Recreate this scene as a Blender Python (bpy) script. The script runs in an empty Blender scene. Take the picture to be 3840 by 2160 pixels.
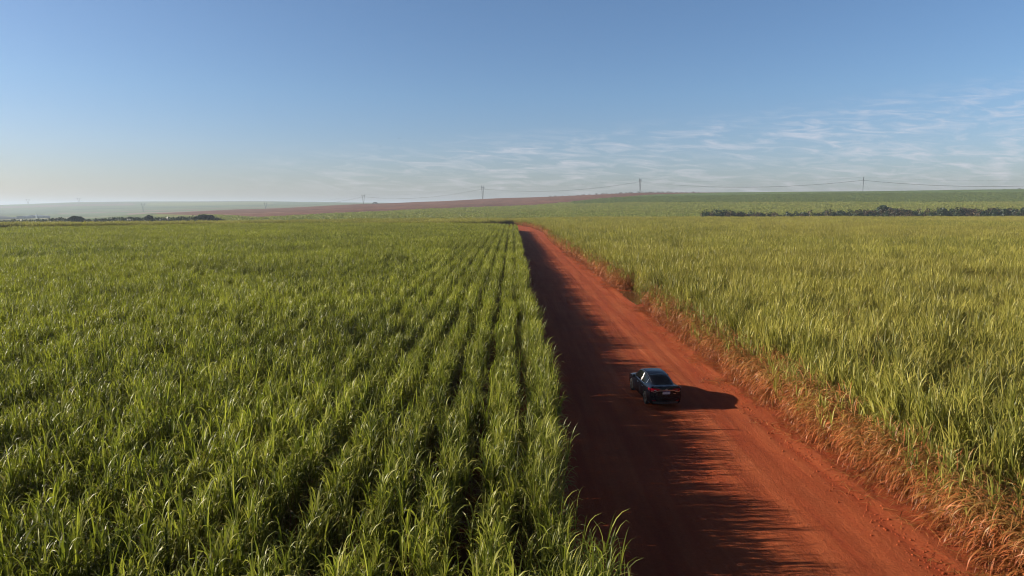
import bpy, bmesh, math, random
import numpy as np
from mathutils import Vector, Matrix

random.seed(7)
rng = np.random.default_rng(11)
sc = bpy.context.scene
R = math.radians

# ------------------------------------------------------------------ camera
H = 10.5                      # flying height of the camera above the road
cam_d = bpy.data.cameras.new('camera')
cam_d.lens, cam_d.sensor_width = 24.0, 36.0
cam_d.clip_start, cam_d.clip_end = 0.5, 60000
cam = bpy.data.objects.new('camera', cam_d)
sc.collection.objects.link(cam)
cam.location = (0, 0, H)
cam.rotation_euler = (R(90 - 6.79), 0, 0)
sc.camera = cam

# ------------------------------------------------------------------ light
SUN_EL = 20.6
sun_d = bpy.data.lights.new('sun', 'SUN')
sun_d.energy, sun_d.angle, sun_d.color = 5.0, R(0.53), (1.0, 0.90, 0.76)
sun = bpy.data.objects.new('sun', sun_d)
sc.collection.objects.link(sun)
sun.rotation_euler = (0, -R(90 - SUN_EL), 0)      # light comes from the -X side
sun['kind'] = 'helper'

world = bpy.data.worlds.new('World')
sc.world = world
world.use_nodes = True
wn, wl = world.node_tree.nodes, world.node_tree.links
wn.clear()
wo = wn.new('ShaderNodeOutputWorld')
bg = wn.new('ShaderNodeBackground')
sky = wn.new('ShaderNodeTexSky')
sky.sky_type = 'NISHITA'
sky.sun_disc = False
sky.sun_elevation = R(SUN_EL)
sky.sun_rotation = R(-90)
sky.altitude = 600
sky.air_density = 1.0
sky.dust_density = 1.2
sky.ozone_density = 1.6
bg.inputs['Strength'].default_value = 0.078
wl.new(bg.outputs[0], wo.inputs[0])

def N(t, kind, **kw):
    n = t.nodes.new(kind)
    for k, v in kw.items():
        if k.startswith('i_'):
            n.inputs[k[2:].replace('_', ' ')].default_value = v
        else:
            setattr(n, k, v)
    return n

def math_n(t, op, a, b=None, clamp=False):
    n = t.nodes.new('ShaderNodeMath'); n.operation = op; n.use_clamp = clamp
    for i, v in enumerate((a, b)):
        if v is None: continue
        if isinstance(v, (int, float)): n.inputs[i].default_value = v
        else: t.links.new(v, n.inputs[i])
    return n.outputs[0]

def mixc(t, fac, a, b, mode='MIX'):
    n = t.nodes.new('ShaderNodeMix'); n.data_type = 'RGBA'; n.blend_type = mode
    for s, v in ((0, fac), (6, a), (7, b)):
        if isinstance(v, (int, float)): n.inputs[s].default_value = v
        elif isinstance(v, tuple): n.inputs[s].default_value = (*v, 1.0)[:4]
        else: t.links.new(v, n.inputs[s])
    return n.outputs[2]

def ramp(t, fac, stops, interp='LINEAR'):
    n = t.nodes.new('ShaderNodeValToRGB')
    n.color_ramp.interpolation = interp
    el = n.color_ramp.elements
    while len(el) < len(stops): el.new(0.5)
    for e, (p, c) in zip(el, stops):
        e.position = p
        e.color = (c, c, c, 1) if isinstance(c, (int, float)) else (*c, 1)
    t.links.new(fac, n.inputs[0])
    return n.outputs[0]

# cirrus in the sky: a thin veil on a flat layer high above, read by view direction
t = world.node_tree
tc = N(t, 'ShaderNodeTexCoord')
sep = N(t, 'ShaderNodeSeparateXYZ'); t.links.new(tc.outputs['Generated'], sep.inputs[0])
zc = math_n(t, 'MAXIMUM', sep.outputs['Z'], 0.015)
zz = math_n(t, 'ADD', zc, 0.02)
cx = math_n(t, 'DIVIDE', sep.outputs['X'], zz)
cy = math_n(t, 'DIVIDE', sep.outputs['Y'], zz)
cmb = N(t, 'ShaderNodeCombineXYZ'); t.links.new(cx, cmb.inputs[0]); t.links.new(cy, cmb.inputs[1])
azc = math_n(t, 'DIVIDE', sep.outputs['X'], math_n(t, 'MAXIMUM', sep.outputs['Y'], 0.05))
cmb = N(t, 'ShaderNodeCombineXYZ'); t.links.new(math_n(t, 'MULTIPLY', azc, 7.0), cmb.inputs[0])
t.links.new(math_n(t, 'ADD', math_n(t, 'MULTIPLY', sep.outputs['Z'], 42.0), math_n(t, 'MULTIPLY', azc, 2.2)), cmb.inputs[1])
mp = N(t, 'ShaderNodeMapping'); t.links.new(cmb.outputs[0], mp.inputs[0])
mp.inputs['Rotation'].default_value = (0, 0, R(8)); mp.inputs['Scale'].default_value = (1.0, 1.25, 1)
n1 = N(t, 'ShaderNodeTexNoise'); t.links.new(mp.outputs[0], n1.inputs['Vector'])
n1.inputs['Scale'].default_value = 2.3; n1.inputs['Detail'].default_value = 7; n1.inputs['Roughness'].default_value = 0.58
n1.inputs['Distortion'].default_value = 0.9
n2 = N(t, 'ShaderNodeTexNoise'); t.links.new(cmb.outputs[0], n2.inputs['Vector'])
n2.inputs['Scale'].default_value = 0.45; n2.inputs['Detail'].default_value = 2
wisp = ramp(t, n1.outputs['Fac'], [(0.45, 0.0), (0.57, 0.4), (0.70, 1.0)])
big = ramp(t, n2.outputs['Fac'], [(0.28, 0.55), (0.60, 0.95)])
# the bank lies to the east: its upper edge climbs towards +X
az = math_n(t, 'DIVIDE', sep.outputs['X'], math_n(t, 'MAXIMUM', sep.outputs['Y'], 0.05))
edge = math_n(t, 'ADD', math_n(t, 'MULTIPLY', az, 0.068), 0.110)
mask = math_n(t, 'DIVIDE', math_n(t, 'SUBTRACT', edge, sep.outputs['Z']), 0.035, clamp=True)
westfade = math_n(t, 'MULTIPLY', math_n(t, 'ADD', az, 0.45), 3.0, clamp=True)
low = math_n(t, 'MULTIPLY', sep.outputs['Z'], 30.0, clamp=True)
cm = math_n(t, 'MULTIPLY', wisp, big)
for m in (mask, westfade, low): cm = math_n(t, 'MULTIPLY', cm, m)
cm = math_n(t, 'MULTIPLY', cm, 0.57)
hs = N(t, 'ShaderNodeHueSaturation'); hs.inputs['Saturation'].default_value = 1.22
t.links.new(sky.outputs[0], hs.inputs['Color'])
# tints the sky by elevation; dimmed overhead to deepen the shade below
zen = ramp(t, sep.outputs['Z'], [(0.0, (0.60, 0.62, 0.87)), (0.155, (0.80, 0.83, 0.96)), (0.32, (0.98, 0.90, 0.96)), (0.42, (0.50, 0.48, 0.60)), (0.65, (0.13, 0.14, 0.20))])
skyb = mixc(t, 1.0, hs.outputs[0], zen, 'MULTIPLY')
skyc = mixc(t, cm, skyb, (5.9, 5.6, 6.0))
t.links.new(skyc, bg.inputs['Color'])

vs = sc.view_settings
sc.display_settings.display_device = 'sRGB'
vs.view_transform = 'Standard'; vs.look = 'None'; vs.exposure = 0.83; vs.gamma = 1.0
vs.use_curve_mapping = False
cy_ = sc.cycles
cy_.max_bounces = 5; cy_.diffuse_bounces = 2; cy_.glossy_bounces = 2; cy_.transmission_bounces = 3
cy_.volume_bounces = 0; cy_.transparent_max_bounces = 4
cy_.filter_width = 1.1
cy_.use_denoising = True
cy_.denoiser = 'OPENIMAGEDENOISE'; cy_.denoising_input_passes = 'RGB_ALBEDO_NORMAL'; cy_.denoising_prefilter = 'ACCURATE'
cy_.use_adaptive_sampling = True; cy_.adaptive_threshold = 0.02
sc.render.use_persistent_data = False

# ------------------------------------------------------------------ mesh helpers
def tag(o, label=None, cat=None, group=None, kind=None):
    for k, v in (('label', label), ('category', cat), ('group', group), ('kind', kind)):
        if v: o[k] = v
    return o

def empty(name, loc=(0, 0, 0), rz=0.0):
    o = bpy.data.objects.new(name, None)
    o.empty_display_size = 0.3
    o.location = loc; o.rotation_euler = (0, 0, rz)
    sc.collection.objects.link(o)
    return o

def np_mesh(name, verts, quads, mat, cols=None, smooth=False, cname='tint'):
    me = bpy.data.meshes.new(name)
    verts = np.asarray(verts, np.float32); quads = np.asarray(quads, np.int32)
    k = quads.shape[1]
    me.vertices.add(len(verts)); me.vertices.foreach_set('co', verts.ravel())
    me.loops.add(quads.size); me.loops.foreach_set('vertex_index', quads.ravel())
    me.polygons.add(len(quads))
    me.polygons.foreach_set('loop_start', np.arange(0, quads.size, k, dtype=np.int32))
    me.polygons.foreach_set('loop_total', np.full(len(quads), k, np.int32))
    if smooth: me.polygons.foreach_set('use_smooth', np.ones(len(quads), bool))
    me.update(calc_edges=True)
    if cols is not None:
        a = me.color_attributes.new(cname, 'FLOAT_COLOR', 'POINT')
        c = np.ones((len(verts), 4), np.float32); c[:, :3] = cols
        a.data.foreach_set('color', c.ravel())
    if mat: me.materials.append(mat)
    return me

def link(name, me, parent=None, loc=None):
    o = bpy.data.objects.new(name, me)
    sc.collection.objects.link(o)
    if parent: o.parent = parent
    if loc is not None: o.location = loc
    return o

class MB:
    """collects shapes into one mesh"""
    def __init__(s): s.v, s.f = [], []
    def add(s, v, f):
        b = len(s.v); s.v += [tuple(p) for p in v]; s.f += [tuple(b + i for i in q) for q in f]
        return s
    def box(s, c, d, m=None):
        x, y, z = d[0] / 2, d[1] / 2, d[2] / 2
        v = [Vector((sx * x, sy * y, sz * z)) for sz in (-1, 1) for sy in (-1, 1) for sx in (-1, 1)]
        if m: v = [m @ p for p in v]
        return s.add([p + Vector(c) for p in v], [(0, 2, 3, 1), (4, 5, 7, 6), (0, 1, 5, 4), (2, 6, 7, 3), (0, 4, 6, 2), (1, 3, 7, 5)])
    def tube(s, pts, rad, n=6, cap=True):
        pts = [Vector(p) for p in pts]
        if isinstance(rad, (int, float)): rad = [rad] * len(pts)
        rings = []; v = []
        for i, p in enumerate(pts):
            d = (pts[min(i + 1, len(pts) - 1)] - pts[max(i - 1, 0)]).normalized()
            a = d.cross(Vector((0, 0, 1)) if abs(d.z) < 0.9 else Vector((1, 0, 0))).normalized(); b = d.cross(a)
            for k in range(n):
                an = 2 * math.pi * k / n
                v.append(p + (a * math.cos(an) + b * math.sin(an)) * rad[i])
        f = [(i * n + k, i * n + (k + 1) % n, (i + 1) * n + (k + 1) % n, (i + 1) * n + k) for i in range(len(pts) - 1) for k in range(n)]
        if cap: f += [tuple(range(n)), tuple((len(pts) - 1) * n + k for k in reversed(range(n)))]
        return s.add(v, f)
    def build(s, name, mat, parent=None, smooth=False, bevel=0):
        me = bpy.data.meshes.new(name); me.from_pydata(s.v, [], s.f)
        if bevel:
            bm = bmesh.new(); bm.from_mesh(me)
            bmesh.ops.bevel(bm, geom=bm.edges[:], offset=bevel, segments=2, affect='EDGES', clamp_overlap=True)
            bm.to_mesh(me); bm.free()
        me.materials.append(mat)
        if smooth:
            for p in me.polygons: p.use_smooth = True
        me.update()
        return link(name, me, parent)

# ------------------------------------------------------------------ materials
def mat(name):
    m = bpy.data.materials.new(name); m.use_nodes = True
    m.node_tree.nodes.clear()
    return m, m.node_tree

def simple(name, col, rough=0.5, metal=0.0, spec=0.5, coat=0.0, var=0.12, scale=6.0, emis=None):
    m, t = mat(name)
    o = N(t, 'ShaderNodeOutputMaterial'); b = N(t, 'ShaderNodeBsdfPrincipled')
    tcn = N(t, 'ShaderNodeTexCoord'); no = N(t, 'ShaderNodeTexNoise'); no.inputs['Scale'].default_value = scale
    no.inputs['Detail'].default_value = 4
    t.links.new(tcn.outputs['Object'], no.inputs['Vector'])
    c2 = tuple(c * (1 - var) for c in col); c3 = tuple(min(1, c * (1 + var)) for c in col)
    t.links.new(ramp(t, no.outputs['Fac'], [(0.3, c2), (0.7, c3)]), b.inputs['Base Color'])
    b.inputs['Roughness'].default_value = rough; b.inputs['Metallic'].default_value = metal
    b.inputs['Specular IOR Level'].default_value = spec; b.inputs['Coat Weight'].default_value = coat
    b.inputs['Coat Roughness'].default_value = 0.04
    if emis:
        b.inputs['Emission Color'].default_value = (*emis[0], 1); b.inputs['Emission Strength'].default_value = emis[1]
    t.links.new(b.outputs[0], o.inputs[0])
    return m

def leaf_mat(name, greens, dry, patch=(0.8, 1.25), patch_col=None, transl=0.35, rough=0.5, spec=0.2, wscale=0.012):
    """greens: three stops; dry: two stops.  tint.r = dryness, tint.g = random, tint.b = along the leaf"""
    m, t = mat(name)
    o = N(t, 'ShaderNodeOutputMaterial')
    at = N(t, 'ShaderNodeAttribute', attribute_name='tint')
    sp = N(t, 'ShaderNodeSeparateColor'); t.links.new(at.outputs['Color'], sp.inputs[0])
    oi = N(t, 'ShaderNodeObjectInfo')
    rnd = math_n(t, 'ADD', math_n(t, 'MULTIPLY', sp.outputs[1], 0.72), math_n(t, 'MULTIPLY', oi.outputs['Random'], 0.28))
    g = ramp(t, rnd, [(0.08, greens[0]), (0.5, greens[1]), (0.95, greens[2])])
    d = ramp(t, sp.outputs[1], [(0.0, dry[0]), (1.0, dry[1])])
    geo = N(t, 'ShaderNodeNewGeometry')
    no = N(t, 'ShaderNodeTexNoise'); no.inputs['Scale'].default_value = wscale; no.inputs['Detail'].default_value = 3
    t.links.new(geo.outputs['Position'], no.inputs['Vector'])
    no2 = N(t, 'ShaderNodeTexNoise'); no2.inputs['Scale'].default_value = 0.11; no2.inputs['Detail'].default_value = 3
    t.links.new(geo.outputs['Position'], no2.inputs['Vector'])
    pf = ramp(t, no.outputs['Fac'], [(0.35, 0.0), (0.65, 1.0)])
    if patch_col: g = mixc(t, math_n(t, 'MULTIPLY', pf, 0.65), g, patch_col)
    val = ramp(t, no2.outputs['Fac'], [(0.32, patch[0]), (0.68, patch[1])])
    dryf = math_n(t, 'ADD', sp.outputs[0], math_n(t, 'MULTIPLY', math_n(t, 'SUBTRACT', sp.outputs[2], 0.8), math_n(t, 'MULTIPLY', sp.outputs[1], 1.6)), clamp=True)
    c = mixc(t, dryf, g, d)
    c = mixc(t, 1.0, c, val, 'MULTIPLY')
    b = N(t, 'ShaderNodeBsdfPrincipled'); t.links.new(c, b.inputs['Base Color'])
    b.inputs['Roughness'].default_value = rough - .06; b.inputs['Specular IOR Level'].default_value = spec + .12
    tr = N(t, 'ShaderNodeBsdfTranslucent')
    t.links.new(mixc(t, 1.0, c, (1.05, 1.15, 0.6), 'MULTIPLY'), tr.inputs['Color'])
    mx = N(t, 'ShaderNodeMixShader'); mx.inputs[0].default_value = transl
    t.links.new(b.outputs[0], mx.inputs[1]); t.links.new(tr.outputs[0], mx.inputs[2])
    t.links.new(mx.outputs[0], o.inputs[0])
    return m

M_left = leaf_mat('cane_leaf_green', [(0.026, 0.045, 0.012), (0.195, 0.218, 0.028), (0.45, 0.43, 0.095)], [(0.22, 0.13, 0.05), (0.50, 0.36, 0.16)],
                  patch=(0.7, 1.2), patch_col=(0.29, 0.29, 0.034), transl=0.42)
M_right = leaf_mat('cane_leaf_yellowing', [(0.055, 0.075, 0.014), (0.245, 0.243, 0.037), (0.50, 0.43, 0.10)], [(0.30, 0.17, 0.06), (0.58, 0.42, 0.18)],
                   patch=(0.75, 1.2), patch_col=(0.35, 0.30, 0.07))
M_straw = leaf_mat('dusty_straw', [(0.12, 0.09, 0.02), (0.22, 0.13, 0.035), (0.34, 0.21, 0.06)], [(0.15, 0.032, 0.012), (0.60, 0.18, 0.056)],
                   patch=(0.75, 1.15), transl=0.2)
M_straw2 = leaf_mat('browning_cane_leaf', [(0.10, 0.12, 0.02), (0.24, 0.24, 0.04), (0.40, 0.35, 0.08)], [(0.27, 0.10, 0.04), (0.56, 0.30, 0.12)],
                    patch=(0.75, 1.15), transl=0.3)
M_far = leaf_mat('cane_leaf_far', [(0.12, 0.17, 0.03), (0.20, 0.25, 0.045), (0.33, 0.35, 0.08)], [(0.35, 0.22, 0.09), (0.5, 0.36, 0.15)],
                 patch=(0.8, 1.2), patch_col=(0.22, 0.24, 0.05), wscale=0.005)
M_farg = leaf_mat('cane_leaf_far_green', [(0.07, 0.12, 0.025), (0.12, 0.18, 0.035), (0.19, 0.24, 0.05)], [(0.3, 0.2, 0.08), (0.4, 0.3, 0.12)],
                  patch=(0.85, 1.15), wscale=0.005)
M_tree = leaf_mat('dark_tree_leaf', [(0.008, 0.016, 0.007), (0.02, 0.036, 0.014), (0.05, 0.07, 0.026)], [(0.10, 0.06, 0.035), (0.2, 0.13, 0.07)],
                  patch=(0.8, 1.2), transl=0.15, wscale=0.05)
M_scrub = leaf_mat('brown_scrub_leaf', [(0.03, 0.026, 0.014), (0.055, 0.043, 0.023), (0.10, 0.075, 0.04)], [(0.07, 0.04, 0.026), (0.15, 0.09, 0.055)],
                   patch=(0.8, 1.2), transl=0.1, wscale=0.05)
M_stalk = simple('cane_stalk', (0.22, 0.17, 0.06), 0.6, var=0.4, scale=3)
M_bark = simple('bark', (0.10, 0.075, 0.05), 0.9)

# ------------------------------------------------------------------ terrain
YH, F = 520.0, 1717.3
def ez(y, D): return H + (YH - y) / F * D      # height seen at a given elevation angle at distance D
# columns: tangent of azimuth -> (distance, height) along that line of sight
COLS = [
 (-0.75, [(0, 0), (330, 0), (600, -14), (800, ez(558, 800)), (1000, ez(556, 1000)), (1800, ez(554, 1800)), (2600, ez(551, 2600)), (6000, ez(515.6, 6000)), (14000, -20)]),
 (-0.62, [(0, 0), (335, 0), (600, -13), (800, ez(557, 800)), (1000, ez(553, 1000)), (1800, ez(549, 1800)), (2600, ez(545, 2600)), (6300, ez(508.5, 6300)), (14000, -20)]),
 (-0.52, [(0, 0), (345, 0), (600, -12), (800, ez(555, 800)), (1000, ez(549, 1000)), (1800, ez(536.5, 1800)), (2600, ez(537, 2600)), (6500, ez(507, 6500)), (14000, -20)]),
 (-0.375, [(0, 0), (370, 0), (600, -10), (780, ez(552, 780)), (900, ez(547, 900)), (2000, ez(525.6, 2000)), (2600, ez(526.5, 2600)), (6500, ez(506.5, 6500)), (14000, -20)]),
 (-0.2, [(0, 0), (425, 0), (600, -8), (760, ez(548, 760)), (1100, ez(532, 1100)), (2000, ez(512.3, 2000)), (2600, ez(514, 2600)), (6500, ez(510.4, 6500)), (14000, -20)]),
 (-0.115, [(0, 0), (432, 0), (600, -7), (750, ez(548, 750)), (1200, ez(525, 1200)), (2050, ez(507, 2050)), (2600, ez(509, 2600)), (6500, ez(512, 6500)), (14000, -20)]),
 (0.0, [(0, 0), (440, 0), (600, -6), (740, ez(547, 740)), (1350, ez(518, 1350)), (2150, ez(498.6, 2150)), (2700, 28), (6500, 20), (14000, -20)]),
 (0.2, [(0, 0), (490, 0), (620, -6), (740, ez(546.5, 740)), (1200, ez(511, 1200)), (2000, ez(486, 2000)), (2600, 40), (6500, 30), (14000, -20)]),
 (0.5, [(0, 0), (500, 0), (620, -6), (730, ez(545.5, 730)), (1150, ez(510.5, 1150)), (1800, ez(482.3, 1800)), (2600, 40), (6500, 30), (14000, -20)]),
 (0.75, [(0, 0), (505, 0), (620, -6), (720, ez(545, 720)), (1150, ez(510, 1150)), (1900, ez(477.5, 1900)), (2600, 45), (6500, 30), (14000, -20)]),
]
CS = np.array([c[0] for c in COLS])
CD = np.array([[k[0] for k in c[1]] for c in COLS], float)
CZ = np.array([[k[1] for k in c[1]] for c in COLS], float)

def hermite(x, xs, ys):
    """monotone cubic through rows of knots; x (n,), xs, ys (n,k)"""
    h = np.diff(xs, axis=1); h = np.maximum(h, 1e-6); d = np.diff(ys, axis=1) / h
    m = np.zeros_like(ys)
    same = d[:, :-1] * d[:, 1:] > 0
    hm = np.where(same, 2 * d[:, :-1] * d[:, 1:] / np.where(same, d[:, :-1] + d[:, 1:], 1), 0)
    m[:, 1:-1] = hm
    i = np.clip((x[:, None] >= xs).sum(1) - 1, 0, xs.shape[1] - 2)
    r = np.arange(len(x))
    x0, hh = xs[r, i], h[r, i]
    u = np.clip((x - x0) / hh, 0, 1)
    y0, y1, m0, m1 = ys[r, i], ys[r, i + 1], m[r, i], m[r, i + 1]
    return ((2*u**3 - 3*u**2 + 1) * y0 + (u**3 - 2*u**2 + u) * hh * m0 + (-2*u**3 + 3*u**2) * y1 + (u**3 - u**2) * hh * m1)

def knots(s):
    s = np.clip(s, CS[0], CS[-1])
    i = np.clip(np.searchsorted(CS, s) - 1, 0, len(CS) - 2)
    w = (s - CS[i]) / (CS[i + 1] - CS[i]); w = w * w * (3 - 2 * w) * 0.5 + w * 0.5
    w = w[:, None]
    return CD[i] * (1 - w) + CD[i + 1] * w, CZ[i] * (1 - w) + CZ[i + 1] * w

def wob(x, y, sc_, seed):
    r = np.random.default_rng(seed)
    o = np.zeros_like(x, float)
    for k in range(5):
        a, p, f = r.uniform(0, 6.28), r.uniform(0, 6.28), sc_ * r.uniform(0.6, 1.9)
        o += np.sin((x * math.cos(a) + y * math.sin(a)) * f + p)
    return o / 5

def height(x, y):
    x = np.asarray(x, float); y = np.asarray(y, float); sh = x.shape
    x, y = x.ravel(), y.ravel()
    D = np.maximum(y, 0.0); s = x / np.maximum(y, 60.0)
    kd, kz = knots(s)
    z = hermite(D, kd, kz)
    z += wob(x, y, 0.004, 3) * np.clip((D - 700) / 2500, 0, 1) * 1.2
    return z.reshape(sh)

nx, ny = 420, 560
Ys = np.concatenate([np.linspace(-300, 0, 20)[:-1], np.linspace(0, 500, 60)[:-1], np.geomspace(500, 14000, ny - 78)])
ny = len(Ys)
S = np.linspace(-1.15, 1.15, nx)
GY, GS = np.meshgrid(Ys, S, indexing='ij')
GX = GS * (np.maximum(GY, 0) + 350)
GZ = height(GX, GY) - 0.02
st = (GX / np.maximum(GY, 60)).ravel(); yy = GY.ravel(); xx = GX.ravel()
kd, kz = knots(st)
col = np.zeros((nx * ny, 3)); col[:] = (0.20, 0.07, 0.032)          # red soil under the cane
def setc(m, c): col[m] = c
green_mid, green_far, brown = (0.19, 0.22, 0.05), (0.115, 0.16, 0.038), (0.165, 0.076, 0.044)
e1 = np.interp(st, [-0.75, 0, 0.2, 0.75], [4, 4, 4, 4])
d1, d3, d4, d5, d6, d7 = kd[:, 1], kd[:, 3], kd[:, 4], kd[:, 5], kd[:, 6], kd[:, 7]
brown_lo = np.interp(st, [-0.55, -0.5, -0.375, -0.2, 0, 0.2, 0.32, 0.44, 0.5], [1900, 1450, 810, 1010, 1260, 1620, 1820, 1960, 2300])
setc(yy > d1 + 2, green_mid)
setc((yy > d4) & (st > 0.09), green_far)
wedge = (st > 0.09) & (st <= 0.2) & (yy > d4 - 10)
setc((yy > brown_lo) & (yy < d5 + 500) & (st > -0.6), brown)
left_far = (st < 0.05) & (yy > d5 + 60) & (st < -0.05)
setc(left_far | ((st < -0.52) & (yy > 900)), (0.13, 0.165, 0.06))
# patchwork of the far fields on the left, seen through haze
for (a, b, s0, s1, c) in [(1000, 1500, -.9, -.50, (0.20, 0.155, 0.09)), (2600, 2950, -.56, -.3, (0.25, 0.16, 0.12)), (2950, 3300, -.6, -.45, (0.12, 0.16, 0.05)),
                          (3300, 3400, -.66, -.30, (0.25, 0.14, 0.12)), (3900, 3990, -.64, -.34, (0.035, 0.06, 0.03)), (4500, 5000, -.8, -.55, (0.2, 0.15, 0.1)),
                          (4300, 5300, -.53, -.35, (0.20, 0.22, 0.06)), (5400, 5900, -.7, -.2, (0.16, 0.15, 0.10)), (2100, 2500, -.8, -.58, (0.22, 0.21, 0.10)),
                          (2600, 3000, -.8, -.6, (0.12, 0.16, 0.06)), (3300, 4100, -.8, -.66, (0.10, 0.14, 0.06))]:
    setc((yy > a) & (yy < b) & (st > s0) & (st < s1) & (yy > d5 + 30), c)
# pale farm tracks crossing the brown field
trk = np.abs(yy - (1150 + (st + 0.45) * 900 + 60 * np.sin(st * 9)))
setc((trk < 9) & (st > -0.5) & (st < -0.33), (0.36, 0.24, 0.16))
quads = []
idx = np.arange(nx * ny).reshape(ny, nx)
quads = np.stack([idx[:-1, :-1], idx[:-1, 1:], idx[1:, 1:], idx[1:, :-1]], -1).reshape(-1, 4)
m, t = mat('soil_and_fields')
o = N(t, 'ShaderNodeOutputMaterial'); b = N(t, 'ShaderNodeBsdfPrincipled', i_Roughness=0.95)
b.inputs['Specular IOR Level'].default_value = 0.1
at = N(t, 'ShaderNodeAttribute', attribute_name='tint')
geo = N(t, 'ShaderNodeNewGeometry')
mpn = N(t, 'ShaderNodeMapping'); mpn.inputs['Scale'].default_value = (1, 0.35, 1); t.links.new(geo.outputs['Position'], mpn.inputs[0])
na = N(t, 'ShaderNodeTexNoise'); na.inputs['Scale'].default_value = 0.06; na.inputs['Detail'].default_value = 6; na.inputs['Roughness'].default_value = 0.7
t.links.new(mpn.outputs[0], na.inputs['Vector'])
nb = N(t, 'ShaderNodeTexNoise'); nb.inputs['Scale'].default_value = 0.006; nb.inputs['Detail'].default_value = 4
t.links.new(geo.outputs['Position'], nb.inputs['Vector'])
# contour planting lines
zs = N(t, 'ShaderNodeSeparateXYZ'); t.links.new(geo.outputs['Position'], zs.inputs[0])
cw = math_n(t, 'SINE', math_n(t, 'ADD', math_n(t, 'MULTIPLY', zs.outputs['Z'], 2.3), math_n(t, 'MULTIPLY', nb.outputs['Fac'], 14.0)))
v1 = ramp(t, na.outputs['Fac'], [(0.3, 0.66), (0.7, 1.32)])
v2 = ramp(t, nb.outputs['Fac'], [(0.3, 0.8), (0.7, 1.2)])
v3 = ramp(t, cw, [(0.0, 0.93), (1.0, 1.05)])
c = mixc(t, 1.0, at.outputs['Color'], v1, 'MULTIPLY'); c = mixc(t, 1.0, c, v2, 'MULTIPLY'); c = mixc(t, 1.0, c, v3, 'MULTIPLY')
t.links.new(c, b.inputs['Base Color'])
bp = N(t, 'ShaderNodeBump'); bp.inputs['Strength'].default_value = 0.6; bp.inputs['Distance'].default_value = 1.5
t.links.new(na.outputs['Fac'], bp.inputs['Height']); t.links.new(bp.outputs[0], b.inputs['Normal'])
t.links.new(b.outputs[0], o.inputs[0])
M_ground = m
ground = link('ground', np_mesh('ground', np.stack([GX, GY, GZ], -1).reshape(-1, 3), quads, M_ground, col, smooth=True))
tag(ground, kind='structure')

# ------------------------------------------------------------------ field boundaries (metres)
def x_right(Y):        # foot of the cane along the right verge
    Y = np.asarray(Y, float)
    e = np.interp(Y, [0, 60, 100, 125, 160, 200, 240, 275, 316, 353, 375], [13.85, 13.55, 13.4, 13.2, 12.3, 11.9, 12.5, 13.1, 11.0, 9.6, 5.0])
    return e + 0.28 * np.sin(Y * 0.9) * np.sin(Y * 0.31 + 1) + 0.18 * np.sin(Y * 2.3)
def y_left_end(X): return np.interp(X, [-300, -190, -120, -40, -6, 3], [235, 258, 324, 334, 310, 286])
def y_wall(X): return np.interp(X, [-400, -225, -130, -28, 0, 5, 9.5], [250, 290, 338, 342, 400, 385, 353])
def y_far(X, ): return 0

# ------------------------------------------------------------------ dirt road
road_pts_L, road_pts_R = [], []
for Y in np.arange(-30, 286, 1.2):
    road_pts_L.append((0.6, Y)); road_pts_R.append((float(x_right(Y)) + 1.3, Y))
for k in range(1, 70):
    a = k / 69
    XL = 0.6 - 330 * a ** 1.6
    XR = np.interp(a, [0, 0.06, 0.12, 0.2, 0.3, 1], [14.0, 12.3, 11.5, 8, 0, -330])
    YR = np.interp(a, [0, 0.06, 0.12, 0.2, 0.3], [286, 316, 353, 385, 404]) if a < 0.3 else float(y_wall(XR)) + 2
    road_pts_L.append((XL, float(y_left_end(XL)) - 1)); road_pts_R.append((XR, YR))
Lp, Rp = np.array(road_pts_L), np.array(road_pts_R)
nu = 90
U = np.linspace(0, 1, nu)
RX = Lp[:, None, 0] * (1 - U) + Rp[:, None, 0] * U
RY = Lp[:, None, 1] * (1 - U) + Rp[:, None, 1] * U
def road_z(X, Y):
    z = 0.03 + 0.05 * np.exp(-((X - 7) / 4.0) ** 2)
    z -= 0.025 * (np.exp(-((X - 6.0) / 0.3) ** 2) + np.exp(-((X - 7.7) / 0.3) ** 2) + np.exp(-((X - 9.3) / 0.35) ** 2) + np.exp(-((X - 11.0) / 0.3) ** 2))
    z += 0.05 * np.exp(-((X - 13.0 - 0.15 * np.sin(Y * 0.15)) / 0.3) ** 2)          # windrow of loose soil along the verge
    z += 0.012 * np.sin(Y * 1.7 + X) * np.sin(X * 2.1 + 0.3 * Y)
    return z
RZ = np.where(RY < 300, road_z(RX, RY), 0.04)
rn = len(Lp)
ridx = np.arange(rn * nu).reshape(rn, nu)
rq = np.stack([ridx[:-1, :-1], ridx[:-1, 1:], ridx[1:, 1:], ridx[1:, :-1]], -1).reshape(-1, 4)
m, t = mat('red_dirt')
o = N(t, 'ShaderNodeOutputMaterial'); b = N(t, 'ShaderNodeBsdfPrincipled', i_Roughness=0.9)
b.inputs['Specular IOR Level'].default_value = 0.15
geo = N(t, 'ShaderNodeNewGeometry')
mp1 = N(t, 'ShaderNodeMapping'); mp1.inputs['Scale'].default_value = (1.5, 0.09, 1); t.links.new(geo.outputs['Position'], mp1.inputs[0])
nst = N(t, 'ShaderNodeTexNoise'); nst.inputs['Scale'].default_value = 1.0; nst.inputs['Detail'].default_value = 5; nst.inputs['Roughness'].default_value = 0.6
t.links.new(mp1.outputs[0], nst.inputs['Vector'])
npt = N(t, 'ShaderNodeTexNoise'); npt.inputs['Scale'].default_value = 0.35; npt.inputs['Detail'].default_value = 6; npt.inputs['Roughness'].default_value = 0.65
t.links.new(geo.outputs['Position'], npt.inputs['Vector'])
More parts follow.
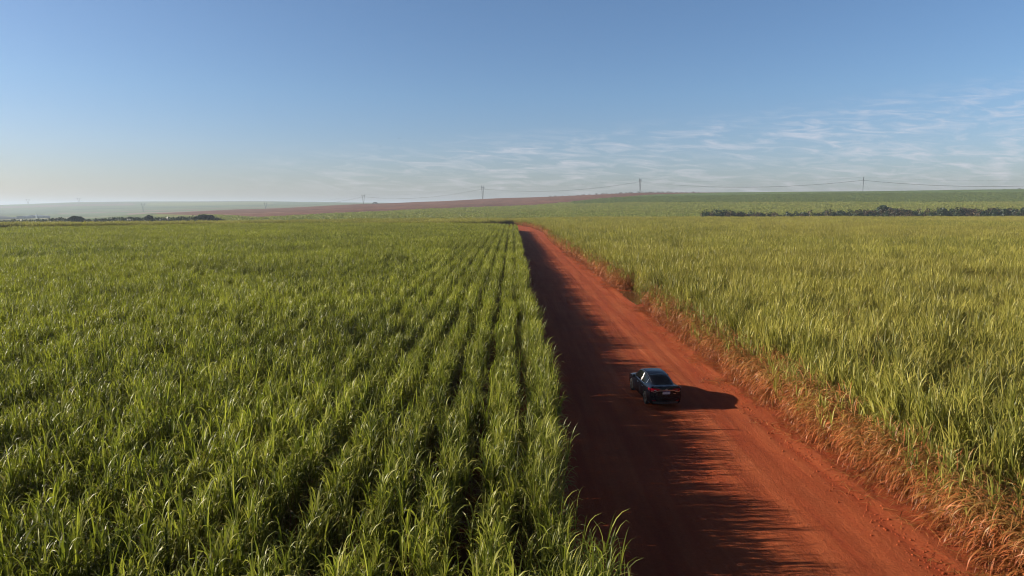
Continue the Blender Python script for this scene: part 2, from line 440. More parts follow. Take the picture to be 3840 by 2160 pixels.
ngr = N(t, 'ShaderNodeTexNoise'); ngr.inputs['Scale'].default_value = 9.0; ngr.inputs['Detail'].default_value = 5; ngr.inputs['Roughness'].default_value = 0.75
t.links.new(geo.outputs['Position'], ngr.inputs['Vector'])
vor = N(t, 'ShaderNodeTexVoronoi'); vor.inputs['Scale'].default_value = 5.0; t.links.new(geo.outputs['Position'], vor.inputs['Vector'])
a1 = ramp(t, nst.outputs['Fac'], [(0.33, (0.275, 0.051, 0.017)), (0.5, (0.322, 0.070, 0.023)), (0.68, (0.36, 0.091, 0.032))])
a2 = ramp(t, npt.outputs['Fac'], [(0.3, 0.86), (0.7, 1.12)])
a3 = ramp(t, ngr.outputs['Fac'], [(0.3, 0.82), (0.5, 1.0), (0.72, 1.14)])
c = mixc(t, 1.0, a1, a2, 'MULTIPLY'); c = mixc(t, 1.0, c, a3, 'MULTIPLY')
t.links.new(c, b.inputs['Base Color'])
hsum = math_n(t, 'ADD', math_n(t, 'MULTIPLY', ngr.outputs['Fac'], 0.5), math_n(t, 'MULTIPLY', npt.outputs['Fac'], 0.9))
hsum = math_n(t, 'ADD', hsum, math_n(t, 'MULTIPLY', nst.outputs['Fac'], 0.6))
bp = N(t, 'ShaderNodeBump'); bp.inputs['Strength'].default_value = 0.8; bp.inputs['Distance'].default_value = 0.10
t.links.new(hsum, bp.inputs['Height']); t.links.new(bp.outputs[0], b.inputs['Normal'])
t.links.new(b.outputs[0], o.inputs[0])
M_dirt = m
road = link('dirt_road', np_mesh('dirt_road', np.stack([RX, RY, RZ], -1).reshape(-1, 3), rq, M_dirt, smooth=True))
tag(road, kind='structure')

# ------------------------------------------------------------------ puddle in the right verge
m, t = mat('muddy_water')
o = N(t, 'ShaderNodeOutputMaterial'); b = N(t, 'ShaderNodeBsdfPrincipled', i_Roughness=0.08)
tcn = N(t, 'ShaderNodeTexCoord'); no = N(t, 'ShaderNodeTexNoise', i_Scale=1.2); t.links.new(tcn.outputs['Object'], no.inputs['Vector'])
t.links.new(ramp(t, no.outputs['Fac'], [(0.3, (0.11, 0.045, 0.017)), (0.7, (0.14, 0.065, 0.026))]), b.inputs['Base Color'])
b.inputs['Specular IOR Level'].default_value = 0.3
t.links.new(b.outputs[0], o.inputs[0])
PUD = [(13.35, 72.6), (14.0, 73.2), (14.5, 75.5), (15.1, 79), (15.9, 83.2), (15.3, 84.3), (14.2, 84.4), (13.5, 84.6), (13.05, 83.0), (13.1, 79), (13.2, 75.5)]
mb = MB()
cxp, cyp = np.mean([p[0] for p in PUD]), np.mean([p[1] for p in PUD])
mb.add([(x, y, 0.056) for x, y in PUD] + [(cxp + (x - cxp) * 1.06, cyp + (y - cyp) * 1.03, 0.0) for x, y in PUD],
       [tuple(range(len(PUD)))] + [(i, i + len(PUD), (i + 1) % len(PUD) + len(PUD), (i + 1) % len(PUD)) for i in range(len(PUD))])
pud = mb.build('puddle', m)
tag(pud, 'brown muddy puddle at the foot of the cane on the right verge', 'puddle')
def in_puddle(x, y, g=0.35):
    x = np.asarray(x, float); y = np.asarray(y, float)
    xr = np.interp(y, [67, 73.2, 75.5, 79, 83.2, 85], [13.2, 14.0, 14.5, 15.1, 15.9, 15.2])
    return (y > np.where(g > .3, 67.5, 71.6)) & (y < 85.2) & (x < xr + g)

# ------------------------------------------------------------------ cane
def leaves(n, base, az, el, L, W, bend, dry, rand, twist, segs=6, power=1.5, zmin=0.03):
    t_ = np.linspace(0, 1, segs + 1)
    phi = el[:, None] - bend[:, None] * t_[None] ** power
    phi = np.maximum(phi, -1.45)
    stp = (L / segs)[:, None]
    dx = np.cos(phi) * stp; dz = np.sin(phi) * stp
    r = np.concatenate([np.zeros((n, 1)), np.cumsum((dx[:, 1:] + dx[:, :-1]) / 2, 1)], 1)
    h = np.concatenate([np.zeros((n, 1)), np.cumsum((dz[:, 1:] + dz[:, :-1]) / 2, 1)], 1)
    ca, sa = np.cos(az)[:, None], np.sin(az)[:, None]
    P = np.stack([base[:, None, 0] + r * ca, base[:, None, 1] + r * sa, np.maximum(base[:, None, 2] + h, zmin)], -1)
    w = W[:, None] * np.interp(t_, [0, 0.25, 0.6, 0.85, 1], [0.6, 1.0, 0.85, 0.5, 0.06])[None] * 0.5
    side = np.stack([-sa + 0 * r, ca + 0 * r, 0 * r], -1)
    nrm = np.stack([-np.sin(phi) * ca, -np.sin(phi) * sa, np.cos(phi)], -1)
    tw = (twist[:, None] * t_[None])[..., None]
    sv = side * np.cos(tw) + nrm * np.sin(tw)
    A = P - sv * w[..., None]; B = P + sv * w[..., None]
    V = np.stack([A, B], 2).reshape(-1, 3)
    b0 = (np.arange(n) * (segs + 1) * 2)[:, None] + (np.arange(segs) * 2)[None]
    Q = np.stack([b0, b0 + 1, b0 + 3, b0 + 2], -1).reshape(-1, 4)
    C = np.stack([np.repeat(dry, (segs + 1) * 2), np.repeat(rand, (segs + 1) * 2), np.tile(np.repeat(t_, 2), n)], -1)
    return V, Q, C

proto_cols = {}
def make_protos(key, count, fn, material):
    c = bpy.data.collections.new('proto_' + key)
    for i in range(count):
        parts = fn(i)
        V, Q, C, b0 = [], [], [], 0
        for v, q, cc in parts:
            V.append(v); Q.append(q + b0); C.append(cc); b0 += len(v)
        me = np_mesh(key, np.concatenate(V), np.concatenate(Q), material, np.concatenate(C), smooth=True)
        ob = bpy.data.objects.new('%s_%02d' % (key, i), me)
        c.objects.link(ob)
    proto_cols[key] = c
    return c

U_ = lambda a, b, n: rng.uniform(a, b, n)
def stems(n, base, top):
    """three-sided stems"""
    V, Q = [], []
    r = 0.016
    for k in range(3):
        a = 2.094 * k
        off = np.array([math.cos(a) * r, math.sin(a) * r, 0])
        V.append(np.stack([base + off, top + off * 0.7], 1))
    V = np.stack(V, 2).reshape(-1, 3)         # n, 2(level), 3
    b0 = np.arange(n)[:, None] * 6
    q = np.array([[0, 1, 4, 3], [1, 2, 5, 4], [2, 0, 3, 5]])
    Q = (b0[:, :, None] + q[None]).reshape(-1, 4)
    C = np.stack([np.full(n * 6, 0.75), np.repeat(U_(0.2, 0.7, n), 6), np.zeros(n * 6)], -1)
    return V, Q, C

def cane_clump(i, nst=24, half=0.95, sx=0.19, hs=(1.5, 2.45), up=6, mid=4, low=4, ub=(0.2, 2.9), uel=(1.36, 1.58), ul=(0.55, 1.15),
               w=(0.028, 0.052), mdry=0.35, lean=0.09, leanx=0.0, lowdry=0.85, segs=6):
    bx, by = rng.normal(0, sx, nst), U_(-half, half, nst)
    h = U_(*hs, nst)
    lx, ly = rng.normal(leanx, lean, nst), rng.normal(0, lean, nst)
    base = np.stack([bx, by, np.zeros(nst)], -1)
    top = np.stack([bx + lx * h, by + ly * h, h], -1)
    out = [stems(nst, base, top)]
    def ring(k, f0, f1, el, L, W, bend, drylo, dryhi, segs_=segs, pw=3.0):
        n = nst * k
        f = U_(f0, f1, n)
        s = np.repeat(np.arange(nst), k)
        bs = base[s] * (1 - f[:, None]) + top[s] * f[:, None]
        dry = np.clip(U_(drylo, dryhi, n), 0, 1)
        az = U_(0, 6.283, n)
        out.append(leaves(n, bs, az, U_(*el, n), U_(*L, n), U_(*W, n), U_(*bend, n), dry, U_(0, 1, n), rng.normal(0, 0.7, n), segs_, pw))
    ring(up, 0.72, 1.04, uel, ul, w, ub, -0.15, 0.1)
    ring(mid, 0.62, 0.92, (1.1, 1.5), (0.7, 1.15), w, (1.2, 2.9), -0.3, mdry + 0.15)
    ring(low, 0.3, 0.85, (0.4, 1.2), (0.6, 1.1), (0.018, 0.034), (1.4, 2.8), lowdry - 0.6, lowdry + 0.5, 5, 1.5)
    return out

make_protos('cane_left', 7, lambda i: cane_clump(i), M_left)
make_protos('cane_right', 7, lambda i: cane_clump(i, nst=18, sx=0.3, up=7, mid=5, low=4, ub=(0.25, 1.5), uel=(1.30, 1.57), ul=(1.0, 1.6), lean=0.17, mdry=0.42,
                                                  w=(0.03, 0.054)), M_right)
make_protos('cane_edge_r', 5, lambda i: cane_clump(i, nst=15, sx=0.3, leanx=-0.14, lean=0.2, hs=(1.2, 2.0), up=5, mid=5, low=8, mdry=0.75, lowdry=1.0, ub=(0.5, 2.0), w=(0.022, 0.04)), M_straw2)
make_protos('cane_dead', 4, lambda i: cane_clump(i, nst=16, sx=0.3, lean=0.2, hs=(1.4, 2.2), up=5, mid=5, low=6, mdry=1.3, lowdry=1.3, ub=(0.6, 2.4), w=(0.024, 0.044)), M_right)
make_protos('cane_edge_l', 4, lambda i: cane_clump(i, nst=24, sx=0.22, leanx=0.08, hs=(1.5, 2.35), up=6, mid=5, low=6, mdry=0.45, ub=(0.5, 2.6), ul=(0.8, 1.35), w=(0.026, 0.045)), M_left)

def straw_clump(i):
    n = 260
    base = np.stack([U_(-0.15, 0.8, n), U_(-0.7, 0.7, n), U_(0.15, 1.75, n)], -1)
    az = rng.normal(3.14, 1.0, n)
    v = leaves(n, base, az, U_(-0.1, 1.25, n), U_(0.45, 1.15, n), U_(0.018, 0.038, n), U_(0.7, 2.7, n), np.clip(U_(0.6, 1.3, n) - 0.35 * (base[:, 2] > 1.2), 0, 1), np.clip(base[:, 2] * 0.42 + U_(-.3, .4, n), 0, 1), rng.normal(0, 0.9, n), 6, 1.3)
    nb_ = 8
    b2 = np.stack([U_(-0.1, 0.9, nb_), U_(-0.7, 0.7, nb_), np.zeros(nb_)], -1)
    return [v, stems(nb_, b2, b2 + np.stack([U_(-0.5, 0.2, nb_), U_(-0.3, 0.3, nb_), U_(0.9, 1.5, nb_)], -1))]
make_protos('straw', 6, straw_clump, M_straw)

def litter(i):
    n = 26
    base = np.stack([U_(-0.6, 0.6, n), U_(-0.7, 0.7, n), U_(0.03, 0.09, n)], -1)
    return [leaves(n, base, U_(0, 6.28, n), U_(-0.05, 0.25, n), U_(0.25, 0.8, n), U_(0.012, 0.028, n), U_(0.1, 0.7, n), np.ones(n), U_(0, 1, n), rng.normal(0, 0.6, n), 4, 1.0, zmin=0.05)]
make_protos('litter', 4, litter, M_straw)

def far_tile(i, n=170, size=12.0):
    base = np.stack([U_(-size / 2, size / 2, n), U_(-size / 2, size / 2, n), U_(0.0, 0.8, n)], -1)
    return [leaves(n, base, U_(0, 6.28, n), U_(0.9, 1.5, n), U_(2.4, 3.4, n), U_(0.5, 1.0, n), U_(0.5, 2.0, n), U_(-0.1, 0.35, n), U_(0, 1, n), rng.normal(0, 0.8, n), 4, 1.6)]
make_protos('far_cane', 5, far_tile, M_far)
make_protos('far_cane_green', 4, far_tile, M_farg)

def scatter(name, key, P, rot, scl, label, cat):
    """one object: points carrying copies of the clumps (uncountable vegetation)"""
    n = len(P); col_ = proto_cols[key]; k = len(col_.objects)
    me = bpy.data.meshes.new(name)
    me.vertices.add(n); me.vertices.foreach_set('co', np.asarray(P, np.float32).ravel())
    a = me.attributes.new('rot', 'FLOAT_VECTOR', 'POINT'); a.data.foreach_set('vector', np.asarray(rot, np.float32).ravel())
    a = me.attributes.new('scl', 'FLOAT_VECTOR', 'POINT'); a.data.foreach_set('vector', np.asarray(scl, np.float32).ravel())
    a = me.attributes.new('idx', 'INT', 'POINT'); a.data.foreach_set('value', rng.integers(0, k, n).astype(np.int32))
    ob = link(name, me)
    g = bpy.data.node_groups.new(name, 'GeometryNodeTree')
    g.interface.new_socket('Geometry', in_out='INPUT', socket_type='NodeSocketGeometry')
    g.interface.new_socket('Geometry', in_out='OUTPUT', socket_type='NodeSocketGeometry')
    gi, go = g.nodes.new('NodeGroupInput'), g.nodes.new('NodeGroupOutput')
    ip = g.nodes.new('GeometryNodeInstanceOnPoints'); ci = g.nodes.new('GeometryNodeCollectionInfo')
    ci.inputs['Collection'].default_value = col_; ci.inputs['Separate Children'].default_value = True; ci.inputs['Reset Children'].default_value = True
    ip.inputs['Pick Instance'].default_value = True
    def na_(nm, ty):
        x = g.nodes.new('GeometryNodeInputNamedAttribute'); x.data_type = ty; x.inputs['Name'].default_value = nm
        return [q for q in x.outputs if q.enabled and q.name == 'Attribute'][0]
    g.links.new(gi.outputs[0], ip.inputs['Points']); g.links.new(ci.outputs[0], ip.inputs['Instance'])
    g.links.new(na_('idx', 'INT'), ip.inputs['Instance Index'])
    er = g.nodes.new('FunctionNodeEulerToRotation'); g.links.new(na_('rot', 'FLOAT_VECTOR'), er.inputs[0])
    g.links.new(er.outputs[0], ip.inputs['Rotation'])
    g.links.new(na_('scl', 'FLOAT_VECTOR'), ip.inputs['Scale'])
    g.links.new(ip.outputs[0], go.inputs[0])
    md = ob.modifiers.new('scatter', 'NODES'); md.node_group = g
    tag(ob, label, cat, kind='stuff')
    return ob

def in_view(X, Y, pad=9): return (np.abs(X) < 0.79 * np.maximum(Y, 0) + pad)

def rows(x0, step, nrow, y0, y1, seg):
    ys = np.arange(y0, y1, seg)
    X, Y = np.meshgrid(x0 + step * np.arange(nrow), ys)
    X, Y = X.ravel().astype(float), Y.ravel().astype(float)
    Y += rng.uniform(-0.25, 0.25, len(Y)); X += rng.normal(0, 0.06, len(X))
    return X, Y

def place(X, Y, zlo=0.86, zhi=1.12, seed=5, flip=True, var=0.1, tilt=0.04):
    n = len(X)
    hmod = 1 + 0.09 * wob(X, Y, 0.12, seed) + 0.05 * wob(X, Y, 0.5, seed + 1)
    sz = rng.uniform(zlo, zhi, n) * hmod
    P = np.stack([X, Y, height(X, Y)], -1)
    rz = rng.normal(0, 0.12, n) + (np.where(rng.random(n) < 0.5, math.pi, 0) if flip else 0)
    rot = np.stack([rng.normal(0, tilt, n), rng.normal(0, tilt, n), rz], -1)
    s = rng.uniform(1 - var, 1 + var, n)
    return P, rot, np.stack([s, s, sz], -1)

# left field: rows run beside the road
X, Y = rows(-0.38, -1.6, 190, 1.0, 335, 1.2)
k = in_view(X, Y) & (Y < y_left_end(X) + rng.uniform(-0.7, 0.7, len(X)))
X, Y = X[k], Y[k]
scatter('green_sugarcane', 'cane_left', *place(X, Y), 'dense green sugarcane in rows filling the field left of the road', 'sugarcane')
# the row that overhangs the road
Y = np.arange(1, 288, 0.95); X = 1.12 + rng.normal(0, 0.17, len(Y)) + 0.3 * np.sin(Y * 0.21) * np.sin(Y * 0.07) + 0.15 * np.sin(Y * .9)
scatter('sugarcane_edge', 'cane_edge_l', *place(X, Y, 0.82, 1.12, flip=False), 'outermost row of green sugarcane arching over the shaded road edge', 'sugarcane')
# right field, wrapping round behind the bend of the road
X, Y = rows(-400, 1.45, 560, 1.0, 500, 1.4)
s_ = X / np.maximum(Y, 60); kd_, _ = knots(s_)
yf = kd_[:, 1] - 2
k = in_view(X, Y) & (Y < yf) & (((X > 9) & (X > x_right(Y) + 1.5) & (Y < 375)) | ((X > 5) & (Y >= 375)) | ((X <= 9.5) & (Y > y_wall(X) + 1.5)))
k &= ~in_puddle(X, Y, 0.0)
DRY = ((X - 54) / 6.5) ** 2 + ((Y - 73) / 8.0) ** 2 < 1
DX, DY = X[k & DRY], Y[k & DRY]
k &= ~DRY
X, Y = X[k] + rng.normal(0, 0.2, k.sum()), Y[k]
leftpart = (X < 9)
br = rng.random(len(X)) < 0.16 + 0.14 * (wob(X, Y, 0.15, 44) > 0.25)
rp = ~leftpart & ~br
scatter('browning_patches', 'cane_edge_r', *place(X[~leftpart & br], Y[~leftpart & br], 1.0, 1.3, 37, tilt=0.15), 'browning half dead cane mixed through the right field', 'sugarcane')
scatter('yellowing_sugarcane', 'cane_right', *place(X[rp], Y[rp], 0.82, 1.18, 9, tilt=0.13), 'tall yellowing sugarcane filling the field right of the road', 'sugarcane')
scatter('sugarcane_strip', 'cane_right', *place(X[leftpart], Y[leftpart], 0.85, 1.1, 13), 'strip of sugarcane beyond the cross track behind the green field', 'sugarcane')
scatter('dead_cane_patch', 'cane_dead', *place(np.repeat(DX, 2) + rng.normal(0, .4, 2 * len(DX)), np.repeat(DY, 2), 0.8, 1.05, 33, tilt=0.15), 'brown patch of collapsed dead cane in the right field near the photo edge', 'straw')
Y = np.arange(3, 373, 0.85); X = x_right(Y) + 1.25 + rng.normal(0, 0.3, len(Y)) + 0.3 * (rng.random(len(Y)) < .3)
k = in_view(X, Y) & ~in_puddle(X, Y, 0.1)
scatter('browning_sugarcane', 'cane_edge_r', *place(X[k], Y[k], 0.8, 1.15, 31, flip=False), 'half dead sugarcane leaning out behind the straw of the right verge', 'sugarcane')
# dry straw skirt of the right verge
PX, PY = [], []
for off, stp in ((0.3, 0.42), (0.8, 0.5), (1.4, 0.75)):
    Y = np.arange(4, 372, stp) + rng.uniform(-0.2, 0.2, len(np.arange(4, 372, stp)))
    PX.append(x_right(Y) + off + rng.normal(0, 0.12, len(Y))); PY.append(Y)
X, Y = np.concatenate(PX), np.concatenate(PY)
k = ~in_puddle(X, Y, 0.75) & in_view(X, Y)
X, Y = X[k], Y[k]
P, rt, sl = place(X, Y, 0.75, 1.25, 17, flip=False, var=0.15)
scatter('dry_straw', 'straw', P, rt, sl, 'reddish dusty dead cane leaves hanging along the right verge', 'straw')
# straw round the bend
X = np.arange(-230, 9.5, 0.8); Y = y_wall(X) + 0.6
P, rt, sl = place(X, Y, 0.7, 1.15, 19, flip=False, var=0.15); rt[:, 2] += math.pi / 2
scatter('straw_at_bend', 'straw', P, rt, sl, 'dead cane leaves facing the cross track at the far bend', 'straw')
Y = rng.uniform(6, 160, 520); X = x_right(Y) - np.abs(rng.normal(0, 0.55, 520)) + 0.2
k = ~in_puddle(X, Y, 0.15); X, Y = X[k], Y[k]
P, rt, sl = place(X, Y, 0.8, 1.1, 21); rt[:, 2] = rng.uniform(0, 6.28, len(X)); P[:, 2] = 0.03 + 0.04 * np.exp(-((X - 13.0) / 0.3) ** 2)
scatter('straw_litter', 'litter', P, rt, sl, 'loose bits of straw lying on the red dirt beside the verge', 'straw')

# mid-distance fields on the slope
n = 30000
Yf = np.sqrt(rng.uniform(640 ** 2, 1500 ** 2, n)); Sf = rng.uniform(-0.66, 0.84, n); Xf = Sf * Yf
kd_, _ = knots(Sf)
bl = np.interp(Sf, [-0.55, -0.5, -0.375, -0.2, 0, 0.2, 0.32, 0.44, 0.5], [1900, 1450, 810, 1010, 1260, 1620, 1820, 1960, 2300])
lane = (np.abs(Yf - kd_[:, 4]) < 10) & (Sf > 0.09)
lane2 = np.abs(Yf - (800 + 130 * np.clip(Sf + 0.05, 0, .4) + 8 * np.sin(Sf * 30))) < 5
okm = (Yf < bl - 6) & ~lane & ~(lane2 & (Sf > -0.1) & (Sf < 0.38)) & (Sf > -0.45)
low_ = okm & ((Yf < kd_[:, 4]) | (Sf < 0.09)); high_ = okm & ~low_
for nm, ky, kk, lb in (('cane_on_slope', 'far_cane', low_, 'pale green sugarcane covering the slope behind the near field'),
                       ('cane_on_upper_slope', 'far_cane_green', high_, 'darker green crop on the upper slope below the ridge')):
    X, Y = Xf[kk], Yf[kk]
    P, rt, sl = place(X, Y, 0.8, 1.15, 23); rt[:, 2] = rng.uniform(0, 6.28, len(X)); P[:, 2] -= 0.5
    scatter(nm, ky, P, rt, sl, lb, 'sugarcane')

#%%PART2
# ------------------------------------------------------------------ trees
def blob_points(n, c, r):
    v = rng.normal(0, 1, (n, 3)); v /= np.linalg.norm(v, axis=1)[:, None]
    rad = rng.uniform(0.55, 1.05, n) ** 0.6
    return np.asarray(c) + v * rad[:, None] * np.asarray(r), v

def quad_cloud(P, nrm, size, dry, rand):
    n = len(P)
    a = np.cross(nrm, rng.normal(0, 1, (n, 3))); a /= np.linalg.norm(a, axis=1)[:, None] + 1e-9
    b_ = np.cross(nrm, a); s = size[:, None] / 2
    V = np.stack([P - a * s - b_ * s, P + a * s * 1.2 - b_ * s * .8, P + a * s + b_ * s, P - a * s * .8 + b_ * s * 1.1], 1).reshape(-1, 3)
    Q = np.arange(n * 4).reshape(n, 4)
    C = np.stack([np.repeat(dry, 4), np.repeat(rand, 4), np.full(n * 4, 0.4)], -1)
    return V, Q, C

def make_tree(name, h, w, material, dry=0.0, nb=16, leaf=0.7, per=110, spread=1.0, trunk_f=0.35):
    root = empty(name)
    lobes = []
    mbt = MB()
    mbt.tube([(0, 0, -1.5), (0.05 * h * .2, 0, h * trunk_f * .5), (0, 0, h * trunk_f), (0, 0, h * 0.75)], [h * .035, h * .028, h * .022, h * .008], 7)
    V, Q, C, b0 = [], [], [], 0
    for i in range(nb):
        a = rng.uniform(0, 6.28); rr = w * 0.5 * math.sqrt(rng.uniform(0.02, 1)) * 0.78
        z = h * rng.uniform(trunk_f + 0.05, 0.9) * (1 - 0.22 * (rr / (w * .5)) ** 2)
        c = (rr * math.cos(a), rr * math.sin(a), z)
        rad = h * rng.uniform(0.09, 0.2)
        P_, nv = blob_points(per, c, (rad * 1.25 * spread, rad * 1.25 * spread, rad * 0.8))
        nv = nv + rng.normal(0, 0.6, nv.shape); nv /= np.linalg.norm(nv, axis=1)[:, None]
        v, q, cc = quad_cloud(P_, nv, rng.uniform(0.5, 1.3, per) * leaf, np.clip(rng.uniform(-0.2, 0.25, per) + dry, 0, 1), np.clip(rng.normal(0.45 + rng.uniform(-.2, .2), 0.2, per), 0, 1))
        V.append(v); Q.append(q + b0); C.append(cc); b0 += len(v)
        if i % 3 == 0: mbt.tube([(0, 0, h * trunk_f * rng.uniform(.7, 1)), (c[0] * .5, c[1] * .5, (z + h * trunk_f) * .5), c], [h * .014, h * .01, h * .004], 5)
    mbt.build('trunk', M_bark, root)
    link('crown', np_mesh('crown', np.concatenate(V), np.concatenate(Q), material, np.concatenate(C)), root)
    return root

def dup(root, loc, rz=0.0, scl=None):
    r = root.copy(); sc.collection.objects.link(r)
    r.location = loc; r.rotation_euler = (0, 0, rz)
    if scl: r.scale = scl
    for ch in list(root.children):
        c = ch.copy(); sc.collection.objects.link(c); c.parent = r
        for gch in ch.children:
            d = gch.copy(); sc.collection.objects.link(d); d.parent = c
    return r

def at_px(x, D): return (x - 1288) / F * D        # east offset of a bearing at distance D

used = {}
def put_tree(kind, maker, x, D, ytop, wpx, label, rz=None, name='tree', group='trees in the wooded hollow'):
    X = at_px(x, D); g = float(height(X, D)); top = ez(ytop, D); hh = top - g
    if kind not in used:
        used[kind] = maker(); r = used[kind]; r.location = (X, D, g); first = True
    else:
        r = dup(used[kind], (X, D, g), rng.uniform(0, 6.28))
    r.name = name
    w = wpx / F * D
    r.scale = (w / 10.0, w / 10.0, hh / 10.0)
    tag(r, label, 'tree', group)
    return r
mk_dark = lambda: make_tree('tree', 10, 10, M_tree, 0.0, 20, 0.75, 120)
mk_dark2 = lambda: make_tree('tree', 10, 10, M_tree, 0.05, 13, 0.8, 130, trunk_f=.25)
mk_brown = lambda: make_tree('tree', 10, 10, M_scrub, 0.2, 16, 0.6, 75)
mk_leg = lambda: make_tree('tree', 10, 10, M_scrub, 0.45, 14, 0.45, 60, trunk_f=.4)

G1 = 'trees in the wooded hollow on the right'
for (kd0, mk, x, D, yt, w, lb) in [
  ('dark', mk_dark, 2222, 640, 515, 44, 'tallest dark green tree, round crown standing above the right wood'),
  ('brown', mk_brown, 2262, 650, 519, 46, 'brown thin-leaved tree just right of the tallest dark tree'),
  ('dark2', mk_dark2, 1782, 620, 527, 40, 'dark bushy tree at the left tip of the wooded hollow'),
  ('dark2', mk_dark2, 1822, 625, 524, 44, 'second dark bushy tree of the pair at the left tip of the wood'),
  ('brown', mk_brown, 1868, 630, 534, 46, 'low brownish tree trailing right of the pair at the wood tip'),
  ('dark', mk_dark, 1905, 635, 536, 34, 'small low dark tree in the thinnest stretch of the wood'),
  ('dark', mk_dark, 2012, 620, 534, 34, 'dark round tree standing where the wood starts to thicken'),
  ('dark2', mk_dark2, 2060, 622, 535, 38, 'low wide dark tree between the thin stretch and the tall part of the wood'),
  ('dark2', mk_dark2, 2110, 630, 529, 46, 'flat-topped dark tree rising left of the domed brown tree'),
  ('leg', mk_leg, 2168, 632, 526, 70, 'wide domed brown tree left of the tallest dark tree'),
  ('dark2', mk_dark2, 2300, 628, 529, 50, 'dark green tree right of the brown thin-leaved tree'),
  ('dark', mk_dark, 2362, 630, 523, 26, 'slim dark tree with a pointed tuft in the middle right of the wood'),
  ('dark', mk_dark, 2392, 626, 527, 34, 'rounded dark green tree left of the broad brown trees'),
  ('leg', mk_leg, 2432, 640, 522, 60, 'broad reddish brown bare tree, left one of two'),
  ('leg', mk_leg, 2478, 642, 520, 56, 'broad reddish brown bare tree, right one of two'),
  ('dark', mk_dark, 2515, 632, 526, 34, 'short dark tree tucked right of the two bare trees'),
  ('brown', mk_brown, 2546, 640, 521, 46, 'sparse brown tree near the far right edge of the wood'),
  ('dark', mk_dark, 2578, 620, 519, 46, 'big dark green tree cut by the right edge of the photo'),
  ('dark', mk_dark, 2640, 620, 520, 50, 'dark green tree just outside the right edge of the photo'),
]:
    put_tree(kd0, mk, x, D, yt - (2.5 if yt > 520 else 1), w * 1.15, lb, group=G1)
G2 = 'trees in the hollow on the left'
for (kd0, mk, x, D, yt, w, lb) in [
  ('dark', mk_dark, 198, 640, 543, 44, 'dark tree clump in the left hollow just right of the factory'),
  ('dark2', mk_dark2, 120, 650, 549, 34, 'small dark tree in front of the factory shed'),
  ('dark2', mk_dark2, 60, 650, 551, 40, 'low dark tree in the left hollow left of the chimney'),
  ('dark2', mk_dark2, 12, 650, 551, 40, 'dark tree at the left edge below the blue mound'),
  ('dark2', mk_dark2, 285, 640, 547, 56, 'low rounded dark tree in the dip of the left wood'),
  ('dark2', mk_dark2, 335, 640, 546, 46, 'dark rounded tree in the middle of the left wood'),
  ('dark', mk_dark, 380, 640, 541, 26, 'tree with a pointed top standing out of the left wood'),
  ('brown', mk_brown, 418, 640, 546, 34, 'brownish tree right of the pointed tree in the left wood'),
  ('dark2', mk_dark2, 470, 640, 547, 52, 'wide low dark tree left of the highest one in the left wood'),
  ('dark', mk_dark, 520, 640, 539.5, 60, 'highest dark rounded tree at the right part of the left wood'),
  ('leg', mk_leg, 552, 640, 546, 26, 'small sparse tree closing the left wood on its right'),
]:
    put_tree(kd0, mk, x, D, yt - 2, w * 1.15, lb, group=G2)

def bushes(name, spots, material, dry, label, per=420):
    V, Q, C, b0 = [], [], [], 0
    for (x, y, z, rx, rz_) in spots:
        P_, nv = blob_points(per, (x, y, z), (rx, rx, rz_))
        nv = nv + rng.normal(0, 0.5, nv.shape); nv /= np.linalg.norm(nv, axis=1)[:, None]
        v, q, cc = quad_cloud(P_, nv, rng.uniform(0.5, 1.3, per) * rx * 0.2, np.clip(rng.uniform(-0.3, 0.5, per) + dry + rng.uniform(-.2, .2), 0, 1), np.clip(rng.normal(0.4 + rng.uniform(-.2, .2), 0.2, per), 0, 1))
        V.append(v); Q.append(q + b0); C.append(cc); b0 += len(v)
    ob = link(name, np_mesh(name, np.concatenate(V), np.concatenate(Q), material, np.concatenate(C)))
    tag(ob, label, 'undergrowth', kind='stuff'); return ob

sp = []
for x in np.arange(1765, 2680, 7.5):
    D = rng.uniform(600, 650); yt = np.interp(x, [1765, 1800, 1850, 1940, 1990, 2060, 2120, 2300, 2680], [529, 525, 530, 536, 533, 530, 527, 525, 523]) + rng.uniform(-4, 7)
    X = at_px(x, D); g = float(height(X, D)); tp = ez(yt, D); sp.append((X, D, (g + tp) / 2 - 1, rng.uniform(3, 5), max(1.5, (tp - g) / 2 + 1)))
bushes('thicket', [s for i, s in enumerate(sp) if i % 3], M_tree, 0.0, 'dark thicket filling the wooded hollow on the right')
bushes('brown_thicket', [s for i, s in enumerate(sp) if i % 3 == 0], M_scrub, 0.2, 'brown leafless brush mixed into the wooded hollow on the right')
sp = []
for x in np.arange(-60, 565, 5.5):
    D = rng.uniform(630, 680); yt = np.interp(x, [-60, 110, 150, 230, 300, 420, 520, 565], [553, 551, 546, 551, 545, 545, 542, 549]) + rng.uniform(-1, 2)
    X = at_px(x, D); g = float(height(X, D)); tp = ez(yt, D); sp.append((X, D, (g + tp) / 2 - 1, rng.uniform(3, 5), max(1.2, (tp - g) / 2 + 1)))
bushes('hollow_thicket', sp, M_tree, 0.0, 'dark thicket along the hollow on the left')
